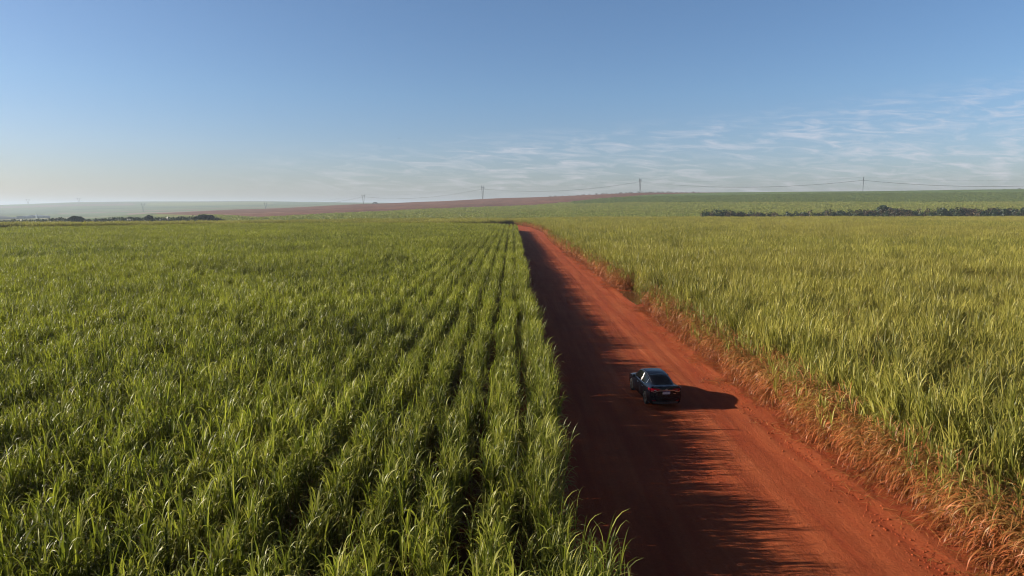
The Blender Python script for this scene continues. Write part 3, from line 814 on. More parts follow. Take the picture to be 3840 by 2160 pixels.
# low scrub along the brown ridge
sp = []
for x in np.concatenate([np.arange(1380, 1500, 17), np.arange(1500, 1760, 9)]) + rng.uniform(-5, 5, 8 + 29):
    s_ = (x - 1288) / F; kd_, kz_ = knots(np.array([s_])); D = float(kd_[0, 5]) - rng.uniform(0, 60) - (rng.uniform(0, 160) if x > 1500 else 0)
    X = s_ * D; g = float(height(X, D)); r_ = rng.uniform(1.6, 4.2); sp.append((X, D, g + r_ * .3, r_ * 1.6, r_ * 0.8))
bushes('ridge_scrub', sp, M_scrub, 0.35, 'low dry scrub scattered along the brown ridge', per=60)
G3 = 'small trees on the skyline'
for (x, D, yt, w, lb) in [(2514, 1880, 476, 7, 'tiny tree on the right skyline, leftmost of four'), (2551, 1890, 474.5, 7, 'tiny round tree on the right skyline, second of four'),
                          (2567, 1890, 474.5, 8, 'tiny dark tree on the right skyline, third of four'), (2578, 1890, 475.5, 7, 'tiny tree on the right skyline at the photo edge'),
                          (946, 2900, 508, 14, 'flat wide tree on the skyline right of the parallel-legged pylon'), (615, 3900, 518.5, 26, 'dark clump of tree on the hazy far slope on the left')]:
    put_tree('dark', mk_dark, x, D, yt, w, lb, name='tree', group=G3)

# ------------------------------------------------------------------ pylons and cables
M_steel = simple('galvanised_steel', (0.07, 0.075, 0.08), 0.6, 0.2)
M_cable = simple('cable', (0.10, 0.10, 0.11), 0.5, 0.3)
M_glass_ins = simple('insulator_glass', (0.18, 0.2, 0.2), 0.2)
def truss(mb, p0, p1, w0, w1, n, r=0.2, side=Vector((0, 1, 0))):
    p0, p1 = Vector(p0), Vector(p1); d = (p1 - p0).normalized()
    a = d.cross(side).normalized(); b_ = d.cross(a).normalized(); rows_ = []
    for i in range(n + 1):
        f = i / n; c = p0.lerp(p1, f); w = (w0 + (w1 - w0) * f) / 2
        rows_.append([c + a * w + b_ * w, c - a * w + b_ * w, c - a * w - b_ * w, c + a * w - b_ * w])
    for k in range(4):
        mb.tube([q[k] for q in rows_], r, 4)
        for i in range(n):
            mb.tube([rows_[i][k], rows_[i + 1][(k + 1) % 4]], r * .6, 3)
def make_pylon():
    root = empty('pylon')
    for s in (-1, 1):
        mb = MB(); truss(mb, (s * 0.6, 0, 0), (s * 6.2, 0, 36), 0.8, 1.5, 14); mb.build('mast', M_steel, root)
    mb = MB()
    for x0, x1, w0, w1 in ((-12, -6.2, .5, 1.6), (-6.2, 6.2, 1.6, 1.6), (6.2, 12, 1.6, .5)):
        truss(mb, (x0, 0, 37), (x1, 0, 37), w0, w1, 5 if abs(x0 + x1) > 1 else 9)
    for s in (-1, 1): truss(mb, (s * 6.6, 0, 37.5), (s * 8.2, 0, 42), 1.0, 0.3, 4)
    mb.build('crossarm', M_steel, root)
    for x in (-10.5, 0, 10.5):
        mb = MB(); mb.tube([(x, 0, 36.4), (x, 0, 32.4)], 0.16, 6)
        for k in range(9): mb.tube([(x, 0, 36.2 - k * .42), (x, 0, 36.1 - k * .42)], 0.3, 8)
        mb.build('insulator', M_glass_ins, root)
    for sx in (-1, 1):
        for sy in (-1, 1):
            mb = MB(); mb.tube([(sx * 6.2, 0, 35.5), (sx * 9, sy * 17, -1)], 0.04, 4); mb.build('guy_wire', M_cable, root)
    mb = MB(); mb.box((0, 0, -0.6), (3, 2, 1.4)); mb.build('footing', simple('concrete', (0.4, 0.38, 0.35), 0.9), root)
    return root
PY = make_pylon()
ang = math.atan2(490, 270)                      # crossarms stand square to the line
pyl = []
specs = [
 (1390, 1500, None, None, 'steel pylon just beyond the right edge carrying the near end of the line'),
 (905, 1778, 446.5, 482, 'steel pylon seen end-on above the green slope, rightmost one'),
 (378, 2035, 449.5, 487, 'V-shaped steel pylon on the brown ridge right of the road'),
 (-98, 2305, 467.5, 502, 'V-shaped steel pylon on the brown ridge just left of the road'),
 (-557, 2580, 489.5, 519, 'steel pylon with two legs showing above the left skyline'),
 (-1021, 2850, 509, None, 'faint small V-shaped pylon low on the hazy slope left of the brown hill'),
 (-1690, 3150, 511, None, 'faintest tiny pylon in the middle of the hazy left fields'),
]
for i, (X, D, yt, yb, lb) in enumerate(specs):
    r = PY if i == 0 else dup(PY, (0, 0, 0))
    g = float(height(X, D))
    top = g + 42 if yt is None else ez(yt, D)
    base = g if yb is None or yt is None else min(g, top - 30)
    if i >= 5: base = top - 36
    hh = top - base
    base = g
    r.location = (X, D, base); r.rotation_euler = (0, 0, ang - math.pi / 2 + math.pi / 2)
    sz = (top - base) / 42.0
    r.scale = (0.95, 0.95, sz)
    tag(r, lb, 'pylon', 'pylons of the power line')
    pyl.append((Vector((X, D, base)), sz))
for (x, D, yt, wpx, lb) in [(207, 5600, 497.5, 14, 'pale hazy pylon with wide crossarm on the far left skyline'), (80, 5700, 500.5, 6, 'pale hazy pylon on the skyline near the left edge')]:
    X = at_px(x, D); g = float(height(X, D)); top = ez(yt, D)
    r = dup(PY, (X, D, g), 0.0 if wpx > 10 else 1.2); r.scale = (1.7, 1.7, (top - g) / 42.0)
    tag(r, lb, 'pylon', 'pylons on the far skyline')
ax = Vector((math.cos(ang), math.sin(ang), 0))
def cable(off, zl, sag, rad, label):
    mb = MB()
    for (p, s0), (q, s1) in zip(pyl[:-2], pyl[1:-1]):
        a_ = p + ax * off * .95 + Vector((0, 0, zl * s0)); b_ = q + ax * off * .95 + Vector((0, 0, zl * s1))
        pts = []
        for k in range(21):
            f = k / 20; c_ = a_.lerp(b_, f); c_.z -= sag * 4 * f * (1 - f); pts.append(c_)
        mb.tube(pts, rad, 4, cap=False)
    o_ = mb.build('power_cable', M_cable)
    tag(o_, label, 'cable', 'power cables')
cable(-10.5, 32.3, 17, 0.13, 'conductor on the near arm ends of the pylons')
cable(0, 32.3, 17, 0.13, 'conductor hanging in the middle of the pylon arms')
cable(10.5, 32.3, 17, 0.13, 'conductor on the far arm ends of the pylons')
cable(-8.2, 41.8, 12, 0.05, 'thin earth wire on the near pylon peaks')
cable(8.2, 41.8, 12, 0.05, 'thin earth wire on the far pylon peaks')

# ------------------------------------------------------------------ factory in the haze on the left
M_shed = simple('factory_wall', (0.13, 0.155, 0.20), 0.7, var=0.15, scale=.05)
M_roof = simple('factory_roof', (0.17, 0.19, 0.23), 0.6, var=0.1, scale=.05)
M_white = simple('white_paint', (0.8, 0.8, 0.78), 0.6)
M_darkwin = simple('dark_opening', (0.05, 0.055, 0.06), 0.4)
def shed(x0, x1, ytop, D, label, name='factory_shed', depth=40, doors=3):
    X0, X1 = at_px(x0, D), at_px(x1, D); g = min(float(height(X0, D)), float(height(X1, D))) - 1; top = ez(ytop, D)
    r = empty(name, ((X0 + X1) / 2, D, g)); w = X1 - X0; h = top - g; ev = h * .82
    mb = MB(); mb.box((0, depth / 2, ev / 2), (w, depth, ev)); mb.build('wall', M_shed, r)
    mb = MB(); n = max(1, int(w / 26)); bw = w / n
    for i in range(n):
        a = -w / 2 + i * bw
        mb.add([(a - .4, -1, ev + .05), (a + bw + .4, -1, ev + .05), (a + bw / 2, -1, h), (a - .4, depth + 1, ev + .05), (a + bw + .4, depth + 1, ev + .05), (a + bw / 2, depth + 1, h)],
               [(0, 1, 2), (3, 5, 4), (0, 2, 5, 3), (1, 4, 5, 2), (0, 3, 4, 1)])
    mb.build('roof', M_roof, r)
    for i in range(doors):
        mb = MB(); mb.box((-w / 2 + (i + .5) * w / doors, -0.2, ev * .3), (w / doors * .35, .3, ev * .6)); mb.build('door', M_darkwin, r)
    tag(r, label, 'building', 'factory buildings'); return r
DF = 2550
shed(48, 72, 542.5, DF, 'blue-grey factory shed left in the hazy row')
shed(74, 96, 541, DF + 45, 'blue-grey factory shed just left of the white chimney', depth=50)
shed(101, 119, 542, DF + 10, 'blue-grey factory block right of the white chimney', depth=30)
shed(28, 47, 546, DF + 20, 'low factory shed beside the blue mound')
Xc = at_px(98, DF - 20); gC = float(height(Xc, DF - 20)); hC = ez(538.5, DF - 20) - gC
r = empty('chimney', (Xc, DF - 20, gC - 1))
mb = MB(); mb.tube([(0, 0, 0), (0, 0, hC * .5), (0, 0, hC + 1)], [2.0, 1.7, 1.4], 14); mb.build('shaft', M_white, r)
mb = MB(); mb.tube([(0, 0, hC + .6), (0, 0, hC + 1.6)], 1.65, 14); mb.build('rim', M_shed, r)
tag(r, 'slim white chimney standing in front of the hazy factory', 'chimney')
V = []; n1_, n2_ = 24, 8
Xm = at_px(-22, DF); gm = float(height(Xm, DF)); hm = ez(538, DF) - gm
for j in range(n2_ + 1):
    f = j / n2_; rr = 105 * (1 - f ** 1.3) + 1
    for i in range(n1_):
        a = 2 * math.pi * i / n1_; q = 1 + .12 * math.sin(3 * a) + .06 * math.sin(7 * a + 1)
        V.append((rr * q * math.cos(a), rr * q * .5 * math.sin(a), (hm + 2) * (1 - (1 - f) ** 1.15)))
mb = MB(); mb.add(V, [(j * n1_ + i, j * n1_ + (i + 1) % n1_, (j + 1) * n1_ + (i + 1) % n1_, (j + 1) * n1_ + i) for j in range(n2_) for i in range(n1_)] + [tuple(n2_ * n1_ + i for i in range(n1_))])
o_ = mb.build('mound', simple('mound_earth', (0.14, 0.15, 0.13), 0.9, scale=.05), smooth=True); o_.location = (Xm, DF, gm - 2)
tag(o_, 'bluish earth mound at the left edge beside the factory', 'mound')

# ------------------------------------------------------------------ birds
M_bird = simple('dark_feathers', (0.02, 0.018, 0.016), 0.7)
def bird(x, y, D, bank, heading, flap, label):
    X = at_px(x, D); Z = ez(y, D)
    st_ = [(-.42, .02, .02), (-.3, .05, .04), (-.1, .10, .08), (.1, .10, .085), (.24, .065, .06), (.33, .05, .045), (.42, .012, .012)]   # body stations along +Y
    V, Fq, n = [], [], 8
    for (yy_, rx, rz_) in st_:
        for k in range(n):
            a = 2 * math.pi * k / n; V.append((rx * math.cos(a), yy_, rz_ * math.sin(a)))
    for i in range(len(st_) - 1): Fq += [(i * n + k, i * n + (k + 1) % n, (i + 1) * n + (k + 1) % n, (i + 1) * n + k) for k in range(n)]
    Fq += [tuple(reversed(range(n))), tuple((len(st_) - 1) * n + k for k in range(n))]
    for s in (-1, 1):                       # broad wings with a bent wrist, fingered tips, real thickness
        prof = [(.05, .16, -.14, .0), (.35, .22, -.14, flap * .35), (.65, .17, -.10, flap * .5), (.85, .06, -.10, flap * .45), (.95, -.02, -.09, flap * .38)]
        b0 = len(V)
        for (d, le, te, z) in prof: V += [(s * d, le, z + .012), (s * d, te, z + .006), (s * d, te, z - .006), (s * d, le, z - .012)]
        for i in range(len(prof) - 1): Fq += [(b0 + i * 4 + k, b0 + i * 4 + (k + 1) % 4, b0 + (i + 1) * 4 + (k + 1) % 4, b0 + (i + 1) * 4 + k) for k in range(4)]
        Fq += [tuple(b0 + k for k in (0, 1, 2, 3)), tuple(b0 + (len(prof) - 1) * 4 + k for k in (0, 1, 2, 3))]
    b0 = len(V); V += [(-.04, -.36, .01), (.04, -.36, .01), (.13, -.62, .0), (-.13, -.62, .0), (-.04, -.36, -.01), (.04, -.36, -.01), (.13, -.62, -.012), (-.13, -.62, -.012)]
    Fq += [(b0, b0 + 1, b0 + 2, b0 + 3), (b0 + 4, b0 + 7, b0 + 6, b0 + 5), (b0, b0 + 4, b0 + 5, b0 + 1), (b0 + 3, b0 + 2, b0 + 6, b0 + 7), (b0, b0 + 3, b0 + 7, b0 + 4), (b0 + 1, b0 + 5, b0 + 6, b0 + 2)]
    mb = MB(); mb.add(V, Fq); o_ = mb.build('bird', M_bird, smooth=True)
    o_.location = (X, D, Z); o_.rotation_euler = (0.1, bank, heading)
    o_.scale = (.55, .55, .55)
    tag(o_, label, 'bird', 'soaring birds')
bird(906, 333.5, 330, 0.5, 0.5, .3, 'tiny dark bird soaring highest and farthest left of three')
bird(1009, 352.5, 300, -0.5, 2.2, .5, 'tiny dark bird soaring rightmost of three')
bird(961.5, 371, 290, 0.35, -0.8, -.2, 'tiny dark bird soaring lowest, just above the small clouds')

# ------------------------------------------------------------------ car
M_paint = simple('navy_black_paint', (0.005, 0.0055, 0.009), 0.25, 0.0, 0.18, 0.12, var=.05)
M_glass = simple('tinted_glass', (0.004, 0.004, 0.005), 0.12, 0.0, 0.2, var=.05)
M_chrome = simple('chrome', (0.6, 0.6, 0.61), 0.3, 1.0, var=.03)
M_red = simple('red_lamp_lens', (0.20, 0.004, 0.014), 0.25, 0.0, 0.4, 0.3, var=.1)
M_clear = simple('clear_lamp_lens', (0.3, 0.3, 0.3), 0.08, 0.2)
M_rubber = simple('tyre_rubber', (0.02, 0.018, 0.017), 0.85)
M_rim = simple('dusty_alloy', (0.13, 0.10, 0.09), 0.5, 0.7)
M_plastic = simple('black_plastic', (0.02, 0.02, 0.021), 0.5)
M_plate = simple('plate_white', (0.62, 0.62, 0.66), 0.4, var=.03)
M_plate_b = simple('plate_blue', (0.02, 0.04, 0.25), 0.4)
M_ink = simple('plate_ink', (0.01, 0.01, 0.012), 0.5)

car = empty('car', (8.0, 34.5, 0.075), R(5.0))
car.scale = (0.965, 1.02, 1.05)
tag(car, 'navy blue-black sedan driving away along the red dirt road, its left half in shade', 'car')
def pt(xs, ys): return lambda v: float(np.interp(v, xs, ys))
def smooth_interp(xs, ys):
    xs, ys = np.array([xs], float), np.array([ys], float)
    return lambda v: float(hermite(np.array([float(v)]), xs, ys)[0])
ST = [0, .03, .10, .22, .5, 1.0, 1.6, 2.4, 3.1, 3.5, 3.9, 4.25, 4.45, 4.58, 4.63]
f_hw = smooth_interp(ST, [.74, .80, .845, .865, .88, .888, .89, .89, .888, .885, .875, .84, .79, .70, .58])
f_zs = smooth_interp(ST, [.92, .98, 1.0, 1.0, .985, .955, .94, .925, .91, .89, .86, .80, .74, .68, .60])
f_zd = smooth_interp(ST, [.97, 1.06, 1.10, 1.11, 1.10, 1.07, 1.0, .98, .98, .97, .92, .85, .79, .72, .63])
f_dw = smooth_interp(ST, [.58, .64, .69, .71, .72, .73, .74, .74, .73, .71, .67, .62, .56, .48, .36])
f_zb = smooth_interp(ST, [.36, .27, .22, .19, .17, .16, .16, .16, .16, .16, .17, .18, .20, .24, .32])
def section(y):
    hw, zs, zd, dw, zb = f_hw(y), f_zs(y), f_zd(y), f_dw(y), f_zb(y)
    h = [(0, zb), (hw * .8, zb), (hw * .955, zb + .07), (hw * .985, zb + .17), (hw * .995, .46 + (zb - .16) * .3), (hw, .62), (hw * .998, .74), (hw * .993, zs - .06), (hw * .965, zs), (dw + .03, zd - .03), (dw, zd - .01), (dw * .6, zd + .008), (0, zd + .014)]
    return h
NS = 60
ys_ = np.concatenate([np.array([0, .015, .03, .06, .1]), np.linspace(.15, 4.45, NS), np.array([4.5, 4.55, 4.59, 4.62, 4.63])])
V, Fq = [], []
ring_n = None
for y in ys_:
    h = section(y); bow = lambda x: 0
    pts = [(x, z) for x, z in h] + [(-x, z) for x, z in reversed(h[1:-1])]
    ring_n = len(pts)
    for x, z in pts:
        # plan curvature of the two ends
        dy = 0
        if y < .16: dy = 0.16 * (x / .85) ** 2 * (1 - y / .16) ** 1 + (0.05 if z > .9 else 0.0) * (1 - y / .16)
        if y > 4.4: dy = -0.22 * (x / .7) ** 2 * (y - 4.4) / .23
        V.append((x, y + dy, z))
for i in range(len(ys_) - 1):
    Fq += [(i * ring_n + k, i * ring_n + (k + 1) % ring_n, (i + 1) * ring_n + (k + 1) % ring_n, (i + 1) * ring_n + k) for k in range(ring_n)]
Fq += [tuple(reversed(range(ring_n))), tuple((len(ys_) - 1) * ring_n + k for k in range(ring_n))]

# roof and pillars
g_zr = smooth_interp([.34, .72, 1.2, 1.6, 2.05, 2.5, 2.9, 3.25, 3.58], [1.12, 1.20, 1.335, 1.412, 1.448, 1.445, 1.37, 1.19, .975])
g_bw = smooth_interp([.34, .72, 1.2, 2.0, 3.0, 3.58], [.66, .735, .78, .80, .79, .74])
g_rw = smooth_interp([.34, .72, 1.2, 1.6, 2.1, 2.7, 3.2, 3.58], [.60, .60, .575, .56, .56, .57, .62, .68])
g_zb = smooth_interp([.34, 1.0, 1.6, 2.5, 3.2, 3.58], [1.0, .985, .955, .935, .93, .92])
def gprof(y):
    zr, bw, rw, zb = g_zr(y), g_bw(y), g_rw(y), g_zb(y)
    zt = max(zb + .03, zr - .06)
    f = lambda a: (bw + (rw - bw) * a, zb + (zt - zb) * a)
    return [f(0), f(.12), f(.5), f(.9), f(1.0), (rw - .05, zt + (zr - zt) * .72), (rw - .13, zr - .004 if zr - .004 > zt else zt + .01), (rw * .4, zr + .008), (0, zr + .012)]
def gpoint(y, a, side=1, off=0.0):
    def raw(y, a):
        p = gprof(y); i = min(int(a), len(p) - 2); f = a - i
        return Vector((p[i][0] * (1 - f) + p[i + 1][0] * f, y, p[i][1] * (1 - f) + p[i + 1][1] * f))
    q = raw(y, a)
    if off:
        e = 0.02
        tx = raw(y, min(a + e, 8)) - raw(y, max(a - e, 0)); ty = raw(min(y + e, 3.57), a) - raw(max(y - e, .35), a)
        nn = tx.cross(ty)
        if nn.length > 1e-9: nn.normalize()
        if nn.x < 0 and abs(nn.x) > abs(nn.z): nn = -nn
        if nn.z < 0 and abs(nn.z) >= abs(nn.x): nn = -nn
        q += nn * off
    q.x *= side
    return q
gv, gf = [], []
gys = np.linspace(.35, 3.57, 56)
for y in gys:
    p = [gpoint(y, a) for a in range(9)]
    low_ = [Vector((g_bw(y), y, .86))]
    rowp = low_ + p + [Vector((-q.x, q.y, q.z)) for q in reversed(p[:-1])] + [Vector((-g_bw(y), y, .86))]
    gn = len(rowp); gv += rowp
for i in range(len(gys) - 1): gf += [(i * gn + k, i * gn + k + 1, (i + 1) * gn + k + 1, (i + 1) * gn + k) for k in range(gn - 1)]
gf += [tuple(range(gn)), tuple((len(gys) - 1) * gn + k for k in reversed(range(gn)))]

mb = MB(); mb.add(V, Fq); body = mb.build('body', M_paint, car, smooth=True)
# wheel arches cut through the flanks
cut = MB()
for wy in (1.0, 3.68):
    for s in (-1, 1): cut.tube([(s * .62, wy, .33), (s * 1.1, wy, .33)], .375, 28)
cme = bpy.data.meshes.new('cut'); cme.from_pydata(cut.v, [], cut.f); cob = bpy.data.objects.new('cut', cme); sc.collection.objects.link(cob); cob.parent = car
bmx = bmesh.new(); bmx.from_mesh(cme); bmesh.ops.recalc_face_normals(bmx, faces=bmx.faces); bmx.to_mesh(cme); bmx.free()
bmx = bmesh.new(); bmx.from_mesh(body.data); bmesh.ops.recalc_face_normals(bmx, faces=bmx.faces); bmx.to_mesh(body.data); bmx.free()
md = body.modifiers.new('arch', 'BOOLEAN'); md.operation = 'DIFFERENCE'; md.object = cob; md.solver = 'EXACT'
bpy.context.view_layer.update()
dg = bpy.context.evaluated_depsgraph_get()
nm_ = bpy.data.meshes.new_from_object(body.evaluated_get(dg))
body.modifiers.clear(); body.data = nm_
bpy.data.objects.remove(cob, do_unlink=True)
mb = MB(); mb.add(gv, gf); cabin = mb.build('roof', M_paint, car, smooth=True)
for o_ in (body, cabin):
    try:
        o_.data.set_sharp_from_angle(angle=R(38))
    except Exception: pass

def patch(name, ya, yb, a0, a1, material, side=1, off=.006, ny_=14, na_=8, both=False, parent=None, skew0=0.0, skew1=0.0):
    """a pane lying on the cabin surface; skew slants its ends"""
    V_, F_ = [], []
    lst = list(np.linspace(a0, a1, na_))
    for i in range(ny_ + 1):
        f = i / ny_; r_ = []
        for a in lst:
            g_ = (a - a0) / (a1 - a0)
            y = (ya + skew0 * g_) * (1 - f) + (yb + skew1 * g_) * f
            r_.append(gpoint(y, a, side, off))
        if both: r_ = r_ + [Vector((-q.x, q.y, q.z)) for q in reversed(r_[:-1])]
        V_ += r_; n_ = len(r_)
    for i in range(ny_): F_ += [(i * n_ + k, i * n_ + k + 1, (i + 1) * n_ + k + 1, (i + 1) * n_ + k) for k in range(n_ - 1)]
    mb = MB(); mb.add(V_, F_); o_ = mb.build(name, material, parent or car, smooth=True)
    so = o_.modifiers.new('t', 'SOLIDIFY'); so.thickness = 0.006; so.offset = 0
    return o_
patch('rear_window', .40, 1.48, 5.75, 8.0, M_glass, both=True, na_=12)
patch('windscreen', 2.84, 3.48, 5.75, 8.0, M_glass, both=True, na_=12)
for s in (-1, 1):
    patch('side_window', 2.02, 3.22, .35, 3.75, M_glass, s, skew1=-.42)
    patch('side_window', 1.18, 1.96, .35, 3.75, M_glass, s)
    patch('quarter_window', .86, 1.12, .5, 3.2, M_glass, s, skew0=.12)
    patch('window_trim', .72, 3.30, .02, .26, M_chrome, s, off=.010, ny_=30, na_=3)
    patch('pillar_reflection', 1.98, 2.005, .3, 3.9, M_chrome, s, off=.008, na_=6)  # added chrome slivers standing in for pale reflections on the pillars
    patch('pillar_reflection', 1.14, 1.165, .3, 3.8, M_chrome, s, off=.008, na_=6)
    patch('roof_rail_trim', .80, 3.05, 4.2, 4.55, M_plastic, s, off=.006, ny_=30, na_=3)
def strip3(name, pts, thick, hgt, material, parent=car):
    """flat bar following points (x, y, z), facing the rear"""
    V_, F_ = [], []
    for p in pts:
        x, y, z = p[:3]; h_ = p[3] if len(p) > 3 else hgt
        V_ += [(x, y - thick, z - h_ / 2), (x, y - thick, z + h_ / 2), (x, y + thick, z + h_ / 2), (x, y + thick, z - h_ / 2)]
    for i in range(len(pts) - 1): F_ += [(i * 4 + k, i * 4 + (k + 1) % 4, (i + 1) * 4 + (k + 1) % 4, (i + 1) * 4 + k) for k in range(4)]
    F_ += [(0, 1, 2, 3), tuple((len(pts) - 1) * 4 + k for k in (3, 2, 1, 0))]
    mb = MB(); mb.add(V_, F_); return mb.build(name, material, parent)
def ry(x): return 0.16 * (x / .85) ** 2 - .012        # rear face plan curve
for s in (-1, 1):
    tl = strip3('tail_light', [(s * x, ry(x) + (0.0 if x < .8 else (x - .8) * 2.2), z, h_) for x, z, h_ in ((.30, .968, .03), (.42, .962, .065), (.55, .955, .09), (.68, .942, .13), (.78, .932, .16), (.84, .935, .15), (.885, .955, .10))], .03, .1, M_red)
    strip3('reverse_lamp', [(s * x, ry(x) - .032, .922, .03) for x in (.54, .60, .66)], .006, .03, M_clear, tl)
    strip3('reflector', [(s * x, ry(x) - .012, .40, .035) for x in (.55, .65, .74)], .014, .03, M_red)
    strip3('headlight', [(s * x, 4.63 - .55 * ((x - .3) / .5) ** 2 * .5, .66, h_) for x, h_ in ((.38, .05), (.5, .09), (.62, .11), (.72, .11), (.79, .08))], .03, .1, M_clear)
strip3('chrome_bar', [(x, ry(abs(x)) - .036, z, .026) for x, z in ((-.80, .86), (-.62, .838), (-.42, .91), (-.2, .917), (.2, .917), (.42, .91), (.62, .838), (.80, .86))], .008, .026, M_chrome)
strip3('bumper_crease', [(x, ry(abs(x)) - .014, .50, .02) for x in np.linspace(-.8, .8, 13)], .012, .02, M_paint)
strip3('diffuser', [(x, ry(abs(x)) + .015, .30, .10) for x in np.linspace(-.68, .68, 13)], .03, .1, M_plastic)
strip3('spoiler_lip', [(x, .085 + .05 * (x / .7) ** 2, 1.108, .018) for x in np.linspace(-.66, .66, 13)], .035, .02, M_paint)
pl_ = strip3('license_plate', [(-.20, ry(.2) - .030, .81, .13), (.20, ry(.2) - .030, .81, .13)], .006, .13, M_plate)
strip3('plate_band', [(-.198, ry(.2) - .038, .863, .026), (.198, ry(.2) - .038, .863, .026)], .002, .03, M_plate_b, pl_)
fc = bpy.data.curves.new('plate_text', 'FONT'); fc.body = 'PDC8D18'; fc.size = .088; fc.align_x = 'CENTER'; fc.align_y = 'CENTER'; fc.extrude = .001; fc.space_character = 1.05
fo = bpy.data.objects.new('plate_text', fc); sc.collection.objects.link(fo)
bpy.context.view_layer.update()
tm = bpy.data.meshes.new_from_object(fo.evaluated_get(bpy.context.evaluated_depsgraph_get())); bpy.data.objects.remove(fo, do_unlink=True)
tm.materials.clear(); tm.materials.append(M_ink)
to = link('plate_text', tm, pl_); to.location = (0, ry(.2) - .038, .80); to.rotation_euler = (R(90), 0, 0)
# emblem: three joined ovals on the boot lid, and the model script at its right
mb = MB()
def ring_tube(cx_, cz_, rx, rz_, rad):
    pts = [(cx_ + rx * math.cos(a), 0, cz_ + rz_ * math.sin(a)) for a in np.linspace(0, 2 * math.pi, 21)]
    mb.tube(pts, rad, 5, cap=False)
ring_tube(0, 0, .062, .042, .006); ring_tube(0, .008, .040, .017, .005); ring_tube(0, -.004, .016, .036, .005)
em = mb.build('emblem', M_chrome, car); em.location = (0, -.046, .968)
strip3('boot_script', [(.40, ry(.4) - .036, .765, .018), (.54, ry(.5) - .034, .765, .018)], .004, .018, M_chrome)
strip3('boot_panel', [(x, ry(abs(x)) - .018, .965, .06) for x in np.linspace(-.36, .36, 9)], .014, .05, M_plastic)
for s in (-1, 1):
    r_ = empty('wing_mirror'); r_.parent = car; r_.location = (s * .97, 2.86, 1.0)
    bmx = bmesh.new(); bmesh.ops.create_uvsphere(bmx, u_segments=16, v_segments=10, radius=1)
    for v in bmx.verts: v.co = Vector((v.co.x * .115, v.co.y * .07 if v.co.y > 0 else v.co.y * .03, v.co.z * .075))
    me = bpy.data.meshes.new('mirror_shell'); bmx.to_mesh(me); bmx.free(); me.materials.append(M_paint)
    for p in me.polygons: p.use_smooth = True
    link('mirror_shell', me, r_)
    mb = MB(); mb.box((0, -.03, 0), (.17, .008, .10)); mb.build('mirror_glass', M_glass, r_, bevel=.003)
    mb = MB(); mb.tube([(-s * .08, 0, -.04), (-s * .17, .02, -.07)], .022, 8); mb.build('mirror_arm', M_plastic, r_)
for wy in (1.0, 3.68):
    for s in (-1, 1):
        w_ = empty('wheel'); w_.parent = car; w_.location = (s * .775, wy, .325)
        mb = MB(); prof = [(-.10, .23), (-.105, .29), (-.085, .322), (-.04, .33), (.04, .33), (.085, .322), (.105, .29), (.10, .23)]
        n_ = 32; Vt = []
        for (px_, pr) in prof:
            for k in range(n_): a = 2 * math.pi * k / n_; Vt.append((px_, pr * math.cos(a), pr * math.sin(a)))
        mb.add(Vt, [(i * n_ + k, i * n_ + (k + 1) % n_, ((i + 1) % len(prof)) * n_ + (k + 1) % n_, ((i + 1) % len(prof)) * n_ + k) for i in range(len(prof)) for k in range(n_)])
        mb.build('tyre', M_rubber, w_, smooth=True)
        mb = MB(); mb.tube([(s * .03, 0, 0), (s * .05, 0, 0)], .225, 28)
        rm = MB(); rm.tube([(s * .05, 0, 0), (s * .10, 0, 0)], .05, 14)
        for k in range(5):
            a = 2 * math.pi * k / 5
            for da in (-.10, .10):
                rm.tube([(s * .085, .04 * math.cos(a), .04 * math.sin(a)), (s * .08, .222 * math.cos(a + da), .222 * math.sin(a + da))], .016, 6)
        rm.tube([(s * .06, 0, 0), (s * .061, 0, 0)], .01, 6)
        pr_ = [(.09 * s, .228), (.09 * s, .215), (.04 * s, .205), (.04 * s, .228)]
        Vt = [(px_, q * math.cos(2 * math.pi * k / n_), q * math.sin(2 * math.pi * k / n_)) for (px_, q) in pr_ for k in range(n_)]
        rm.add(Vt, [(i * n_ + k, i * n_ + (k + 1) % n_, ((i + 1) % 4) * n_ + (k + 1) % n_, ((i + 1) % 4) * n_ + k) for i in range(4) for k in range(n_)])
        rm.build('rim', M_rim, w_)
        mb.build('brake_disc', M_plastic, w_)
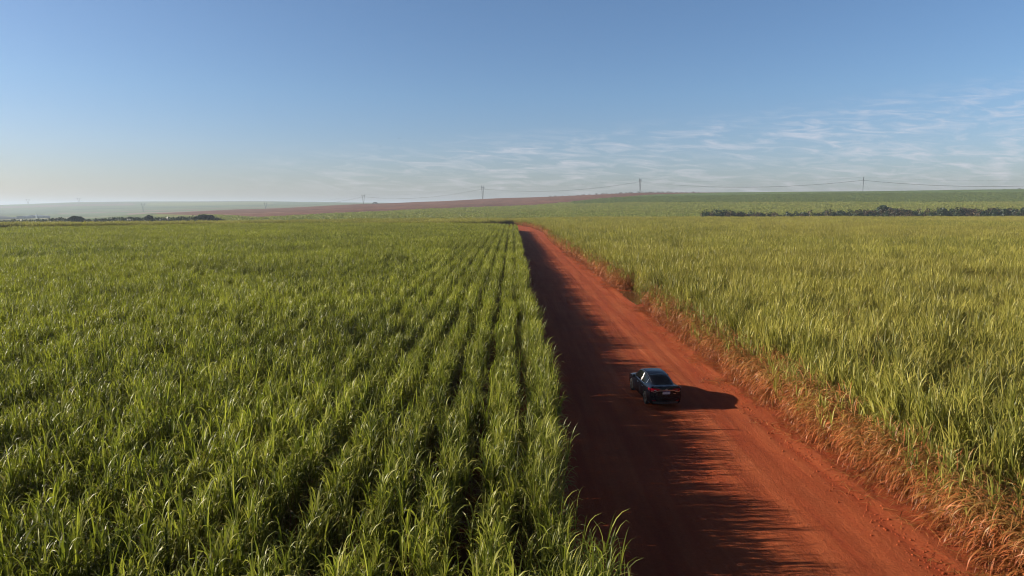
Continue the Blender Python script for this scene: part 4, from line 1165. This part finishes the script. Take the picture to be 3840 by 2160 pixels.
for s in (-1, 1):
    for yh in (1.42, 2.30):
        mb = MB(); mb.box((s * .905, yh, .84), (.022, .19, .026)); mb.build('door_handle', M_chrome, car, bevel=.006)
    for ya, yb in ((1.13, 1.14), (1.985, 1.995), (3.05, 3.06)):
        mb = MB()
        V_ = []
        for z in (.30, .46, .62, .74, .87):
            hx = float(np.interp(z, [.3, .46, .62, .74, .87], [.978, .995, 1, .99, .985])) * f_hw(ya) + .002
            V_ += [(s * hx, ya, z), (s * hx, yb, z), (s * (hx - .01), yb, z), (s * (hx - .01), ya, z)]
        mb.add(V_, [(i * 4 + k, i * 4 + (k + 1) % 4, (i + 1) * 4 + (k + 1) % 4, (i + 1) * 4 + k) for i in range(4) for k in range(4)])
        mb.build('door_seam', M_plastic, car)
mb = MB(); mb.add([(-.02, 1.62, 1.405), (.02, 1.62, 1.405), (.018, 1.80, 1.425), (-.018, 1.80, 1.425), (0, 1.62, 1.475), (0, 1.66, 1.475)], [(0, 1, 4), (1, 2, 5, 4), (2, 3, 5), (3, 0, 4, 5), (0, 3, 2, 1)])
mb.build('roof_antenna', M_paint, car)

# ------------------------------------------------------------------ clods on the road edge
V, Q, b0 = [], [], 0
bmx = bmesh.new(); bmesh.ops.create_icosphere(bmx, subdivisions=1, radius=1)
iv = np.array([v.co[:] for v in bmx.verts]); itf = np.array([[v.index for v in f.verts] for f in bmx.faces]); bmx.free()
for i in range(2600):
    Y = 8 + 82 * rng.random() ** 1.5; X = rng.normal(12.3, .3) if rng.random() < .55 else rng.uniform(3, 13.3)
    s_ = rng.uniform(.008, .045) * (1.0 if X > 11.5 else .5)
    V.append(iv * s_ * rng.uniform(.6, 1.2, 3) + rng.normal(0, s_ * .12, iv.shape) + [X, Y, float(road_z(X, Y)) + s_ * .3]); Q.append(itf + b0); b0 += len(iv)
tag(link('dirt_clods', np_mesh('dirt_clods', np.concatenate(V), np.concatenate(Q), M_dirt)), 'small clods of red earth scattered along the wheel track by the verge', 'earth clods', kind='stuff')

# ------------------------------------------------------------------ haze
m, t = mat('haze')
o = N(t, 'ShaderNodeOutputMaterial'); pv = N(t, 'ShaderNodeVolumePrincipled')
pv.inputs['Color'].default_value = (0.72, 0.86, 1.0, 1); pv.inputs['Density'].default_value = HAZE = 1.2e-4; pv.inputs['Anisotropy'].default_value = 0.2
t.links.new(pv.outputs[0], o.inputs['Volume'])
mb = MB(); mb.box((0, 7000, 42), (34000, 14660, 128))
hz = mb.build('haze', m); tag(hz, kind='stuff', label='pale haze in the air over the distant fields')
